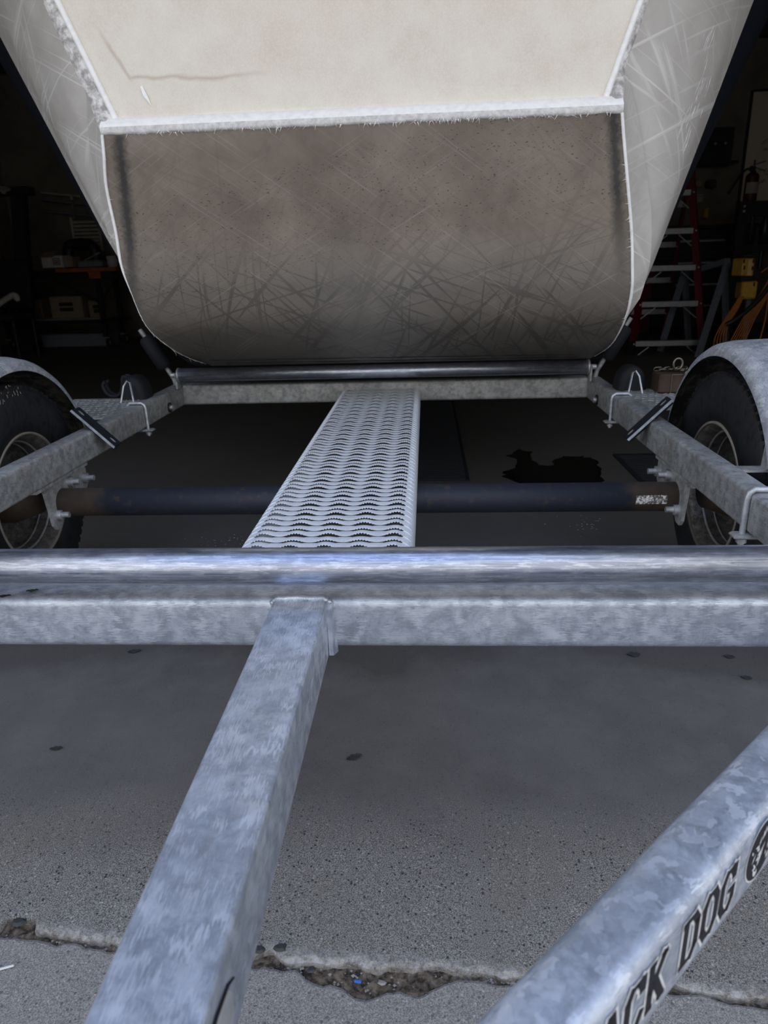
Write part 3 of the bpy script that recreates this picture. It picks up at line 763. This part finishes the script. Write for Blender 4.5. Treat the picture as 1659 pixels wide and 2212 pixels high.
    m = MB(); m.lathe((WX, WY, WZ), 'x', [(-s*.078,.166),(-s*.076,.158),(-s*.060,.150),(-s*.030,.143),(s*.01,.140),(s*.02,.125),(s*.025,.07),(s*.02,0)], 56); rm = P('rim', m, 'rim', None)
    m = MB(); m.lathe((WX, WY, WZ), 'x', [(-.0045,.163),(-.0045,.169),(.0045,.169),(.0045,.163),(-.0045,.163)], 56)
    m.v = [(v[0]-s*.078, v[1], v[2]) for v in m.v]; P('rim_lip', m, 'ring', rm)
    for rr_, xx in ((.146, -.045), (.1425, -.02)):
        m = MB(); m.lathe((WX+s*xx, WY, WZ), 'x', [(-.003,rr_+.001),(0,rr_-.004),(.003,rr_+.001)], 48); P('rim_ridge', m, 'bolt', rm)
    m = MB(); m.lathe((WX, WY, WZ), 'x', [(-s*.10,0),(-s*.10,.045),(-s*.03,.07),(s*.01,.07)], 32); P('hub', m, 'axle', rm)
    # fender: rolled arch over the wheel
    a0, a1, n = math.radians(8), math.radians(172), 44; m = MB(); rows = []; inn = []
    for k in range(n+1):
        a = lerp(a0, a1, k/n); row = []
        for xx, rr_ in ((.852,.326),(.853,.334),(.860,.346),(.874,.356),(.90,.361),(.97,.363),(1.04,.361),(1.062,.352),(1.07,.336),(1.071,.318)):
            row.append((s*xx, WY-.01+rr_*math.cos(a)*1.02, .298+rr_*math.sin(a)))
        rows.append(row)
    m.grid(rows, True); fd = P('fender', m, 'zinc')
    m = MB(); rows = []
    for k in range(n+1):
        a = lerp(a0, a1, k/n); row = []
        for xx, rr_ in ((.853,.325),(.856,.333),(.866,.343),(.90,.356),(.97,.358),(1.04,.356),(1.06,.346),(1.068,.320)):
            row.append((s*xx, WY-.01+rr_*math.cos(a)*1.02, .298+rr_*math.sin(a)))
        rows.append(row)
    m.grid(rows, True); P('fender_lining', m, 'fender_under', fd)
    for yy in (.62,):
        m = MB(); m.bar((s*.80, yy, .43), (s*.90, yy, .43), .03, .006); m.bar((s*.86, yy, .43), (s*.865, yy, .52), .03, .004, upv=(1,0,0)); P('fender_stay', m, 'zinc_dull', fd)
# pale wear letters on the left tyre
m = MB(); rs = random.Random(5)
for k in range(26):
    a = math.radians(rs.uniform(84, 112)); r0 = rs.uniform(.262, .286); L = rs.uniform(.004, .012)
    p = Vector((-.8745+.4*(.0), .90+r0*math.cos(a), .298+r0*math.sin(a))); p.x = -(.95-.0865-.0+ (r0-.262)*.48*1.0)+.0 if False else -(.95-lerp(.087, .072, (r0-.262)/.024))+.0012
    q = rs.uniform(-.6, .6); d = Vector((0, math.cos(a+q), math.sin(a+q))); w_ = Vector((0, -math.sin(a+q), math.cos(a+q)))*.0008
    m.add([p-w_, p+w_, p+d*L+w_, p+d*L-w_], [(0,1,2,3)])
P('scuffed_tyre_lettering', m, 'cream_plastic')

# ================================================================== ON THE FLOOR
def blob(name, pts, mat, label, cat, z=.0012, grp=None, jit=.0):
    n = len(pts); cx = sum(p[0] for p in pts)/n; cy = sum(p[1] for p in pts)/n
    cl_ = []
    for i in range(n):
        a, b = pts[i], pts[(i+1) % n]
        for k in range(4): cl_.append((lerp(a[0], b[0], k/4)+random.uniform(-jit, jit), lerp(a[1], b[1], k/4)+random.uniform(-jit, jit)))
    m = MB(); k = len(cl_); vs = [(x, y, 0.0003) for x, y in cl_]+[(lerp(x, cx, .06), lerp(y, cy, .06), z) for x, y in cl_]
    m.add(vs, [(i, (i+1) % k, k+(i+1) % k, k+i) for i in range(k)]+[tuple(range(k, 2*k))])
    return tag(m.build(name, mat, origin=(cx, cy, 0)), label, cat, grp)
blob('oil_puddle', [(.48,2.03),(.50,2.12),(.56,2.17),(.575,2.28),(.53,2.38),(.60,2.50),(.66,2.44),(.63,2.30),(.655,2.20),(.71,2.20),(.735,2.28),(.79,2.36),(.87,2.35),(.92,2.28),(.90,2.10),(.88,2.0),(.84,1.90),(.70,1.88),(.55,1.9)], 'wet', 'wet black oil puddle with a ragged edge behind the axle', 'puddle', jit=.012)
m = MB(); rs = random.Random(9)
for (cx, cy) in ((.70, 1.46), (-.50, 1.33)):
    for k in range(40):
        p = Vector((cx+rs.gauss(0, .06), cy+rs.gauss(0, .05), .002)); r0 = rs.uniform(.001, .004)
        m.add([p+Vector((r0,0,0)), p+Vector((0,r0*.7,.001)), p+Vector((-r0,0,0)), p+Vector((0,-r0*.7,.001))], [(0,1,2,3)])
tag(m.build('floor_debris', 'cream_plastic'), 'pale crumbs and flakes scattered on the damp floor', 'debris', kind='stuff')
def leaf(x, y, L, wd, ang, label, z=.0):
    m = MB(); pts = []
    for k in range(9):
        q = k/8; pts.append((q-.5, math.sin(PI*q)**.8*(1+.25*math.sin(k*2.2))))
    ca, sa = math.cos(ang), math.sin(ang)
    row = []
    for sgn in (1, 0, -1):
        r_ = []
        for u, v in pts:
            lx, ly = u*L, sgn*v*wd/2; r_.append((x+lx*ca-ly*sa, y+lx*sa+ly*ca, z+.0015+(.0022 if sgn else .0005)*(abs(u)+.4)))
        row.append(r_)
    m.grid(row, True); return tag(m.build('leaf', 'leaf', origin=(x, y, z)), label, 'leaf', 'dry leaves and flakes on the ground')
leaf(.03, .242, .030, .016, .5, 'small dry leaf in the middle of the floor, right of the tongue')
leaf(.629, .608, .030, .022, 0, 'dark leaf just below the near crossbeam, left of a pair at the right')
leaf(.836, .600, .024, .016, -.3, 'dark leaf just below the near crossbeam at the right edge')
leaf(.838, .515, .022, .015, -.4, 'dark jagged leaf at the right edge, the nearest of three')
leaf(-.528, .614, .030, .018, .3, 'dark leaf tucked below the near crossbeam at the left')
leaf(-.538, .256, .024, .012, .2, 'small dry leaf alone on the floor at the left edge')
leaf(-.376, .029, .016, .009, .25, 'small leaf lying on top of the near crossbeam, clear of the frame edge', .437)
leaf(-.408, .014, .018, .009, .25, 'small leaf on top of the near crossbeam at the left frame edge', .436)
m = MB(); m.box((.075, -.183, -.003), (.009, .004, .003), rotm('Z', -.1), .0008); tag(m.build('plastic_scrap', 'blue', origin=(.075,-.183,-.005)), 'tiny bright blue plastic scrap in the slab joint', 'scrap')
m = MB(); m.box((-.385, -.181, -.001), (.019, .003, .003), rotm('Z', .35), .0008); tag(m.build('white_stick', 'decal_white', origin=(-.385,-.181,-.004)), 'short white stick on the driveway at the left edge', 'stick')
# ribbed rubber mats
for (x0, x1, y0, y1, lb) in ((-.10, .34, 1.96, 3.75, 'long dark ribbed rubber mat on the floor right of the walkway'), (1.01, 1.45, 1.75, 2.36, 'dark ribbed rubber mat under the right side rail')):
    mt = thing('floor_mat', ((x0+x1)/2, (y0+y1)/2, 0), lb, 'mat')
    m = MB(); m.box(((x0+x1)/2, (y0+y1)/2, .004), (x1-x0, y1-y0, .007), bev=.002); m.build('mat_base', 'rubber_mat', mt)
    m = MB(); y = y0+.02
    while y < y1-.02: m.box(((x0+x1)/2, y, .0085), (x1-x0-.03, .008, .003)); y += .022
    tag(m.build('ribs', 'rubber_mat', mt), kind='stuff')
# block with chain
BX, BY, BZ = .945, 1.50, .4386
bt = thing('wood_block', (BX, BY, BZ), 'rusty brown block on the step pad behind the right fender', 'block')
m = MB(); m.box((BX, BY, BZ+.031), (.095, .08, .06), bev=.004); m.build('block_body', 'wood_dark', bt)
m = MB(); m.bar((BX-.010,BY-.041,BZ+.059),(BX+.047,BY-.041,BZ+.059), .003, .003); m.bar((BX-.010,BY-.041,BZ+.002),(BX-.010,BY-.041,BZ+.059), .003, .003, upv=(0,1,0)); m.build('metal_edge', 'chain', bt)
cn = thing('chain', (BX, BY, BZ+.062), 'steel chain with a ring draped over the rusty brown block', 'chain')
def link(c, R_, L=.012, W_=.007, r0=.0022):
    pts = []
    for k in range(16):
        a = 2*PI*k/16; px = (W_*math.cos(a)); pz = W_*math.sin(a)+(L-W_)*(1 if math.sin(a) > 0 else -1 if math.sin(a) < 0 else 0)
        pts.append(Vector(c)+R_ @ Vector((px, 0, pz)))
    mm = MB(); mm.tube(pts, r0, 6, closed=True); return mm
cp = [(-.040,.01,.070),(-.026,.005,.0705),(-.012,.01,.070),(.002,.004,.0705),(.016,-.004,.072),(.028,-.020,.070),(.034,-.047,.058),(.035,-.0485,.040),(.035,-.0485,.022),(.036,.004,.071),(.044,.015,.070)]
for i, c_ in enumerate(cp):
    vert = 6 <= i <= 8; c_ = (BX+c_[0], BY+c_[1], BZ+c_[2])
    R_ = rotm('Z', PI/2*(i % 2)+.2) if vert else rotm('Z', .2*i) @ rotm('X', (PI/2 if i % 2 else .5)) @ rotm('Y', PI/2)
    link(c_, R_).build('link', 'chain', cn)
m = MB(); m.tube([Vector((BX+.020+.014*math.cos(a), BY+.005, BZ+.086+.017*math.sin(a))) for a in [2*PI*k/18 for k in range(18)]], .0038, 8, closed=True); m.build('ring', 'chain', cn)

# ================================================================== RIGHT SIDE OF THE WORKSHOP
ld = thing('step_ladder', (2.35, 5.9, 0), 'red fibreglass step ladder with silver steps, right of the boat', 'ladder')
LH = 2.4
def fr(z): return 2.035+.105*z*1.0, 2.675-.145*z*1.0      # x of the front rails at a height
def fy(z): return 5.9+.10*z
for side in (0, 1):
    m = MB(); m.bar((fr(.10)[side], fy(.10), .10), (fr(LH)[side], fy(LH), LH), .045, .055); o = m.build('front_rail', 'red', ld)
    m = MB(); m.bar((fr(0)[side], fy(0), .002), (fr(.12)[side], fy(.12), .12), .055, .065); m.build('foot', 'black', ld)
    x0 = (2.18, 2.64)[side]
    m = MB(); m.bar((x0, 7.0, .002), (lerp(x0, 2.4, .35), 6.2, LH), .032, .04); m.build('rear_rail', 'red', ld)
k = 0
for z in (.10, .44, .745, 1.05, 1.36, 1.67, 1.98, 2.28):
    a, b = fr(z); y = fy(z)
    m = MB(); m.bar((a+.02, y+.02, z), (b-.02, y+.02, z), .085, .045); st_ = m.build('step', 'alum', ld)
    for s, xx in ((1, a), (-1, b)):
        m = MB(); m.tube([(xx+s*.14, y-.015, z-.03), (xx+s*.02, y-.01, z-.125)], .006, 6); m.build('brace', 'alum', st_)
        m = MB(); m.tube([(xx, y-.033, z), (xx, y-.042, z)], .008, 8); m.build('rivet', 'alum', st_)
for z in (.31, .62, .95, 1.3):
    q = z/LH; y = lerp(7.0, 6.2, q)
    m = MB(); m.bar((lerp(2.18, 2.26, q), y, z), (lerp(2.64, 2.56, q), y, z), .03, .05); m.build('rear_bar', 'alum', ld)
m = MB(); m.box((2.36, 6.14, LH+.02), (.40, .22, .05), bev=.01); m.build('top_cap', 'red', ld)

tr_ = thing('trestle', (2.62, 5.75, 0), 'grey metal trestle with splayed legs beside the red ladder', 'trestle')
for a, b in (((2.74,5.75,.78),(2.53,5.62,.0)), ((2.755,5.85,.78),(2.90,5.95,.0)), ((2.545,6.25,.66),(2.36,6.12,.0)), ((2.58,6.3,.66),(2.72,6.40,.0))):
    m = MB(); m.bar(a, b, .035, .05); m.build('leg', 'bluegrey', tr_)
m = MB(); m.bar((2.75,5.78,.79),(2.56,6.3,.68), .06, .05); m.build('top_rail', 'bluegrey', tr_)

# hydraulic press frame
ps = thing('shop_press', (3.55, 7.0, 0), 'black hydraulic shop press frame in front of the whiteboard', 'press')
for xx in (3.30, 3.86):
    m = MB(); m.bar((xx, 7.0, .06), (xx, 7.0, 1.33), .09, .07, upv=(0,1,0)); m.build('upright', 'black', ps)
    m = MB(); m.box((xx, 7.0, .03), (.10, .55, .06)); m.build('foot', 'black', ps)
for z, hh in ((1.262, .14), (.895, .07), (.45, .06)):
    m = MB(); m.box((3.58, 6.98, z), (.66, .10, hh)); m.build('cross_beam', 'black', ps)
for z in (1.24, 1.285):
    m = MB(); m.tube([(3.29, 6.93, z), (3.29, 6.915, z)], .012, 8); m.build('bolt', 'alum', ps)
m = MB(); m.lathe((3.53, 6.96, 0), 'z', [(.93,0),(.93,.045),(1.05,.05),(1.10,.055),(1.17,.03),(1.20,.03),(1.20,0)], 18); m.build('ram', 'bluesteel', ps)
m = MB(); m.tube([(3.53,6.96,.70),(3.53,6.96,.93)], .022, 12); m.build('ram_rod', 'bluesteel', ps)
m = MB(); m.tube([(3.40,6.96,1.19),(3.40,6.96,.98),(3.40,6.96,.97)], [.022,.022,.015], 10); m.build('return_spring', 'black', ps)
m = MB(); m.tube(catmull([(3.34,6.95,1.19),(3.36,6.95,1.08),(3.42,6.94,1.02),(3.50,6.94,.96)], 14), .006, 6); m.build('hose', 'black', ps)

ex = thing('fire_extinguisher', (3.355, 6.98, 1.333), 'dark red fire extinguisher with black hose on top of the press frame', 'extinguisher')
m = MB(); m.lathe((3.355, 6.98, 0), 'z', [(1.333,0),(1.333,.058),(1.34,.062),(1.55,.062),(1.575,.052),(1.59,.028),(1.61,.022),(1.61,0)], 24); m.build('cylinder', 'ext_red', ex)
m = MB(); m.lathe((3.355, 6.98, 0), 'z', [(1.40,.0626),(1.50,.0626)], 16, math.radians(200), math.radians(340)); m.build('paper_label', 'grey_cloth', ex)
m = MB(); m.box((3.345, 6.98, 1.625), (.05, .04, .05), bev=.006); m.build('valve', 'black', ex)
m = MB(); m.bar((3.35,6.98,1.655),(3.45,6.95,1.685), .015, .012); m.build('lever', 'black', ex)
m = MB(); m.bar((3.36,6.98,1.635),(3.45,6.95,1.60), .015, .012); m.build('handle', 'black', ex)
m = MB(); m.tube([(3.352,6.97,1.655),(3.355,6.97,1.70)], .010, 8); m.build('pin', 'black', ex)
m = MB(); m.tube(catmull([(3.33,6.96,1.62),(3.26,6.93,1.61),(3.19,6.91,1.53),(3.13,6.90,1.43),(3.11,6.90,1.40)], 20), [.011]*15+[.012,.014,.016,.017,.017], 8); m.build('hose', 'black', ex)

wb = thing('whiteboard', (4.55, 8.98, 1.35), 'pale whiteboard with black scribbles on the back wall at the right', 'whiteboard')
m = MB(); m.box((4.60, 8.985, 2.0), (1.10, .02, 1.30)); m.build('panel', 'board', wb)
for (c_, d_) in (((4.04,8.975,2.0),(.025,.03,1.33)), ((5.14,8.975,2.0),(.025,.03,1.33)), ((4.6,8.975,2.66),(1.10,.03,.025)), ((4.6,8.975,1.345),(1.10,.03,.025))):
    m = MB(); m.box(c_, d_); m.build('frame', 'black', wb)
m = MB(); rs = random.Random(2)
for k in range(26):
    x0 = 4.19+rs.uniform(0, .22); z0 = rs.choice((2.12, 2.02, 1.78, 1.72, 1.66))+rs.uniform(-.03, .03); pts = [(x0+i*.012, 8.9735, z0+rs.uniform(-.02, .02)) for i in range(5)]
    m.tube(pts, .003, 4)
m.build('scribble', 'ink', wb)
cb = thing('wall_cabinet', (3.64, 8.85, 1.95), 'black wall cabinet with two bright knobs left of the whiteboard', 'cabinet')
m = MB(); m.box((3.62, 8.85, 2.07), (.34, .28, .36), bev=.006); m.build('body', 'black', cb)
for xx in (3.585, 3.70):
    m = MB(); m.lathe((xx, 8.70, 2.08), 'y', [(0,0),(0,.013),(.015,.016),(.015,0)], 12); m.build('knob', 'alum', cb)
m = MB(); m.box((3.63, 8.80, 1.87), (.42, .38, .03)); m.build('shelf', 'black', cb)
# hanging tools on the back wall right
for (x, z, wd, hh, mt, lb) in ((3.50, 1.68, .09, .10, 'carton', 'tan box on the wall shelf below the black cabinet'), (3.66, 1.66, .10, .09, 'wood_dark', 'brown box on the wall shelf below the black cabinet'), (3.52, 1.50, .11, .10, 'grey_cloth', 'pale grey bundle on the back wall left of the extinguisher'), (3.63, 1.33, .05, .12, 'yellow', 'dull yellow tool on the back wall left of the extinguisher')):
    m = MB(); m.box((x, 8.93, z), (wd, .12, hh), bev=.012)
    m.box((x, 8.90, z+hh*.35), (wd*.8, .10, hh*.28), bev=.006); tag(m.build('wall_item', mt, origin=(x, 8.98, z-hh/2)), lb, 'box' if 'box' in lb else 'tool')
bx_ = thing('steel_cabinet', (3.35, 8.3, 0), 'dark steel tool cabinet with drawers behind the red ladder', 'cabinet')
m = MB(); m.box((3.35, 8.4, .58), (1.2, .5, 1.1), bev=.01); m.build('body', 'bluesteel', bx_)
for k in range(4):
    m = MB(); m.box((3.35, 8.145, .22+.24*k), (1.1, .02, .20), bev=.005); dr = m.build('drawer', 'bluesteel', bx_)
    m = MB(); m.box((3.35, 8.12, .28+.24*k), (.5, .02, .02)); m.build('handle', 'alum', dr)
m = MB(); m.box((3.35, 8.4, 1.15), (1.26, .56, .04), bev=.008); m.build('top', 'black', bx_)
rp_ = thing('leaning_red_board', (2.55, 7.9, 0), 'dark red tall panel standing behind the ladder', 'panel')
m = MB(); m.box((2.62, 7.9, .75), (.30, .05, 1.5), bev=.01); m.build('board', 'red', rp_)
m = MB(); m.box((2.62, 7.87, 1.49), (.32, .07, .03)); m.build('cap', 'red', rp_)

# yellow tool on a stand, with the orange cord
yt = thing('yellow_tool', (2.82, 5.5, 0), 'yellow and black power tool on a grey post beside the ladder', 'power tool')
m = MB(); m.bar((2.86, 5.5, .0), (2.84, 5.5, .62), .035, .035, upv=(0,1,0)); m.build('post', 'bluegrey', yt)
m = MB(); m.box((2.86, 5.5, .012), (.30, .30, .022), bev=.004); m.build('foot', 'black', yt)
m = MB(); m.box((2.735, 5.46, .745), (.075, .12, .135), rotm('Z', .35), .008); b1 = m.build('head', 'yellow', yt)
m = MB(); m.box((2.80, 5.46, .740), (.065, .12, .140), rotm('Z', -.35), .008); m.build('cover', 'yellow', yt)
m = MB(); m.box((2.775, 5.46, .655), (.12, .13, .045), bev=.008); m.build('band', 'black', yt)
m = MB(); m.box((2.80, 5.46, .565), (.125, .13, .14), bev=.010); m.build('body', 'yellow', yt)
m = MB(); m.box((2.78, 5.46, .828), (.14, .12, .03), bev=.008); m.build('cap', 'black', yt)
for xx, zz in ((2.725,.79),(2.80,.79),(2.735,.74),(2.80,.735),(2.83,.61)):
    m = MB(); m.box((xx, 5.392, zz), (.012, .012, .03), bev=.002); m.build('knob', 'black', yt)
cd = thing('extension_cord', (2.75, 5.38, .05), 'coiled orange extension cord hanging in long loops from the yellow tool', 'cord')
rs = random.Random(11)
for k in range(7):
    w_ = .017*k; o_ = rs.uniform(-.01, .01)
    pts = [(2.86+w_*.5, 5.36, .70+.006*k), (2.90+w_*.3, 5.35, .735), (2.93+w_*.2, 5.35, .69), (2.88+w_*.6, 5.34, .56+o_), (2.76+w_*.9, 5.33, .36), (2.68+w_*1.1, 5.33, .18), (2.63+w_*1.2, 5.33, .06+.01*k)]
    m = MB(); m.tube(catmull(pts, 30), .0048, 6); m.build('loop', 'orange', cd)
for k in range(5):
    w_ = .019*k
    pts = [(2.72+w_*.4, 5.37, .52), (2.66+w_*.6, 5.35, .42), (2.59+w_*.7, 5.34, .30), (2.545+w_*1.2, 5.33, .19), (2.555+w_*1.3, 5.33, .08), (2.60+w_, 5.33, .03+.004*k)]
    m = MB(); m.tube(catmull(pts, 26), .0048, 6); m.build('loop', 'orange', cd)
m = MB(); m.tube(catmull([(2.93,5.34,.60),(2.86,5.33,.50),(2.76,5.32,.40),(2.67,5.32,.33),(2.62,5.33,.30)], 20), .020, 8); m.build('black_sleeve', 'black', cd)
m = MB(); m.tube(catmull([(2.95,5.38,.56),(2.952,5.38,.35),(2.93,5.38,.15),(2.92,5.38,.03)], 20), .006, 6); m.build('loose_end', 'orange', cd)
m = MB(); m.box((3.16, 5.6, .10), (.20, .18, .20), bev=.015); m.box((3.16, 5.6, .215), (.10, .03, .03), bev=.008)
tag(m.build('red_can', 'red', origin=(3.16,5.6,0)), 'red container on the floor at the right edge behind the fender', 'container')

# ================================================================== LEFT SIDE OF THE WORKSHOP
wk_ = thing('workbench', (-3.95, 8.0, 0), 'black framed rolling workbench with an orange wooden top at the left', 'workbench')
m = MB(); m.box((-3.76, 7.95, .885), (.72, .60, .045), bev=.004); m.build('wooden_top', 'wood_orange', wk_)
m = MB(); m.box((-3.66, 7.66, .825), (.14, .03, .075)); m.build('front_block', 'wood_orange', wk_)
m = MB(); m.box((-4.55, 7.95, .87), (.86, .60, .05)); m.build('steel_top', 'black', wk_)
m = MB(); m.box((-4.15, 7.70, .815), (1.5, .04, .06)); m.build('apron', 'black', wk_)
for xx in (-4.85, -3.66):
    for yy in (7.70, 8.20):
        m = MB(); m.bar((xx, yy, .12), (xx, yy, .86), .05, .05, upv=(0,1,0)); m.build('leg', 'black', wk_)
m = MB(); m.bar((-3.66,7.70,.52),(-4.30,7.70,.82), .03, .03); m.bar((-3.66,7.70,.52),(-3.42,7.70,.82), .03, .03); m.build('diagonal_brace', 'black', wk_)
for z in (.30,):
    m = MB(); m.box((-4.2, 7.95, z), (1.35, .55, .03)); m.build('lower_shelf', 'black', wk_)
for xx in (-4.85, -3.65):
    for yy in (7.70, 8.20):
        m = MB(); m.lathe((xx+.02, yy, .055), 'x', [(-.014,0),(-.014,.040),(-.016,.054),(.016,.054),(.014,.040),(.014,0)], 24); cs = m.build('caster', 'black', wk_)
        m = MB(); m.lathe((xx+.02, yy, .055), 'x', [(-.018,0),(-.018,.030),(.018,.030),(.018,0)], 18); m.build('wheel_disc', 'alum', cs)
        m = MB(); m.box((xx, yy, .115), (.06, .07, .012)); m.build('plate', 'alum', cs)
pc = thing('steel_post', (-4.33, 7.2, 0), 'black steel upright in front of the workbench at the left edge', 'post')
m = MB(); m.bar((-4.36, 7.2, .01), (-4.15, 7.2, 1.66), .14, .10, upv=(0,1,0)); m.build('column', 'black', pc)
m = MB(); m.box((-4.36, 7.2, .010), (.26, .22, .02)); m.build('base_plate', 'black', pc)
m = MB(); m.box((-4.30, 7.2, 1.69), (.60, .16, .08), bev=.01); m.build('cross_arm', 'black', pc)
# draped cloth on the arm
m = MB(); rows = []
for i in range(7):
    q = i/6; rows.append([(-4.52+.36*j/10, 7.10-.015*i+.015*math.sin(j*1.7+i), 1.80-.04*q-.09*j/10*(1-.3*q)-.06*q*abs(math.sin(j*.9))) for j in range(11)])
m.grid(rows, True)
m.grid([[(p[0], p[1]+.006, p[2]-.004) for p in r_] for r_ in rows], True)
tag(m.build('cloth', 'grey_cloth', origin=(-4.34,7.1,1.73)), 'pale crumpled cloth draped over the black steel upright', 'cloth')

cx = thing('carton_box', (-4.16, 7.75, .9), 'open white carton with a black printed square on the workbench', 'box')
m = MB(); m.box((-4.16, 7.80, .985), (.28, .16, .13), rotm('Z', -.15)); m.build('carton_body', 'white_card', cx)
m = MB(); m.box((-3.985, 7.84, .98), (.10, .16, .12), rotm('Z', -.15)); m.build('carton_side', 'carton', cx)
m = MB(); m.box((-4.20, 7.71, 1.065), (.14, .12, .004), rotm('X', .5)); m.build('flap', 'carton', cx)
m = MB()
for (dx_, dz_, w_, h_) in ((0,.032,.085,.008),(0,-.032,.085,.008),(-.04,0,.008,.07),(.04,0,.008,.07),(0,.01,.055,.012),(0,-.012,.055,.012)):
    m.box((-4.12+dx_, 7.7125-.15*dx_, .985+dz_), (w_, .003, h_), rotm('Z', -.15))
m.build('print', 'ink', cx)
m = MB(); m.lathe((-3.49, 7.80, 0), 'z', [(.908,0),(.908,.055),(1.03,.066),(1.03,.060),(.92,.050),(.92,0)], 24); tag(m.build('tub', 'white_card', origin=(-3.49,7.8,.908)), 'white round tub on the right end of the workbench', 'tub')
m = MB(); m.box((-3.73, 7.80, .945), (.30, .18, .07), bev=.012); m.box((-3.73, 7.80, .982), (.26, .14, .006)); tag(m.build('grey_tray', 'bluegrey', origin=(-3.8,7.8,.908)), 'low grey tray between the carton and the white tub', 'tray')
m = MB(); m.bar((-3.80,7.76,.99),(-3.62,7.74,1.06), .02, .01); m.bar((-3.64,7.74,1.05),(-3.60,7.74,1.07), .03, .02); tag(m.build('hand_tool', 'alum', origin=(-3.7,7.75,.985)), 'pale hand tool leaning on the grey tray', 'tool')
m = MB(); m.tube(catmull([(-4.15,8.15,.911),(-4.16,8.15,1.14),(-4.05,8.15,1.18),(-3.90,8.15,1.17),(-3.84,8.15,1.10),(-3.84,8.15,.911)], 20), .07, 10); tag(m.build('black_case', 'black', origin=(-4.0,8.25,.91)), 'dark rounded case at the back of the workbench', 'case')
# louvred rack on the wall
lr = thing('slatted_rack', (-4.25, 8.95, 1.15), 'pale slatted rack on the back wall above the workbench', 'rack')
for xx in (-4.44, -4.08):
    m = MB(); m.box((xx, 8.95, 1.33), (.03, .05, .42)); m.build('side_bar', 'cream_plastic', lr)
for k in range(8):
    m = MB(); m.box((-4.26, 8.95, 1.16+.046*k), (.34, .04, .030), rotm('X', .3), .003); m.build('slat', 'cream_plastic', lr)
# long clamps / pipes on wall hooks
for k, (z0, z1, lb) in enumerate(((1.84, 1.72, 'uppermost of three long pipes on the back wall at the left'), (1.76, 1.62, 'middle of three long pipes on the back wall at the left'), (1.62, 1.50, 'lowest of three long pipes on the back wall at the left'))):
    m = MB(); m.tube([(-4.75, 8.88, z0), (-3.75, 8.88, z1)], .014, 8); m.box((-4.35, 8.86, lerp(z0, z1, .4)-.02), (.03, .05, .06), bev=.005)
    tag(m.build('bar_clamp', 'bluegrey' if k else 'cream_plastic', origin=(-4.25, 8.9, (z0+z1)/2)), lb, 'pipe', 'long pipes on the back wall')
# items below the bench
for (x, y, z, w_, h_, mt, lb) in ((-4.15, 8.0, .315, .40, .28, 'carton', 'tan bin with two dark slots under the workbench'), (-4.62, 8.0, .315, .34, .25, 'carton', 'tan bin nearest the black upright under the workbench'), (-3.80, 8.05, .315, .20, .22, 'carton', 'narrow tan bin by the right leg of the workbench')):
    bn = thing('storage_bin', (x, y, z), lb, 'bin')
    m = MB(); m.box((x, y, z+h_/2), (w_, .35, h_), bev=.008); m.build('bin_body', mt, bn)
    for k in (0, 1):
        m = MB(); m.box((x, y-.176, z+h_*(.45+.22*k)), (w_*.42, .006, .04), bev=.002); m.build('slot', 'black', bn)
m = MB(); m.tube([(-4.75,7.76,.332),(-3.72,7.76,.332)], .016, 10); m.tube([(-4.75,7.76,.334),(-4.77,7.76,.334)], .018, 10); tag(m.build('pale_tube', 'alum', origin=(-4.2,7.76,.316)), 'long pale tube lying along the lower bench shelf', 'tube')
fb_ = thing('floor_box', (-4.1, 7.95, 0), 'long low pale blue-grey box on the floor under the workbench', 'box')
m = MB(); m.box((-4.12, 8.0, .075), (.82, .36, .145), bev=.006); m.build('box_body', 'bluegrey', fb_)
m = MB(); m.box((-4.12, 8.0, .150), (.84, .38, .012), bev=.003); m.build('lid', 'bluegrey', fb_)
ch_ = thing('shop_chair', (-4.1, 6.5, 0), 'low seat with a cream armrest at the left edge', 'chair')
m = MB(); m.tube(catmull([(-4.35,6.45,.53),(-4.20,6.45,.56),(-4.06,6.45,.63),(-3.98,6.45,.66),(-3.95,6.45,.60)], 16), [.03]*12+[.035,.035,.03,.02], 10); m.build('armrest', 'cream_plastic', ch_)
m = MB(); m.box((-4.25, 6.6, .44), (.50, .45, .07), bev=.02); m.build('seat', 'bluesteel', ch_)
m = MB(); m.box((-4.25, 6.85, .75), (.48, .07, .5), rotm('X', -.15), .02); m.build('backrest', 'black', ch_)
for xx in (-4.46, -4.03):
    for yy in (6.42, 6.80):
        m = MB(); m.tube([(xx, yy, .001), (xx, yy, .42)], .016, 8); m.build('leg', 'black', ch_)
# pegboard tools at the far left
m = MB(); m.box((-4.95, 7.9, 1.10), (.10, .06, .12), bev=.01); m.tube(catmull([(-4.95,7.88,1.16),(-4.98,7.88,1.24),(-4.92,7.88,1.27),(-4.89,7.88,1.20)], 12), .012, 6); m.box((-4.95,7.9,1.0),(.05,.05,.21),bev=.005)
tag(m.build('yellow_grinder', 'yellow', origin=(-4.95,7.9,.895)), 'yellow hand tool standing on the bench at the left edge', 'tool')
m = MB(); rows = []
for i in range(6):
    rows.append([(-4.72+.035*j+.01*math.sin(i*2+j), 7.75+.03*i, .90+.11*math.sin(PI*(j+.5)/7)*math.sin(PI*(i+.5)/6)+.01*math.sin(j*3+i)) for j in range(7)])
m.grid(rows, True); tag(m.build('rag', 'bluegrey', origin=(-4.6,7.82,.895)), 'grey blue rag heaped on the bench left of the black upright', 'rag')
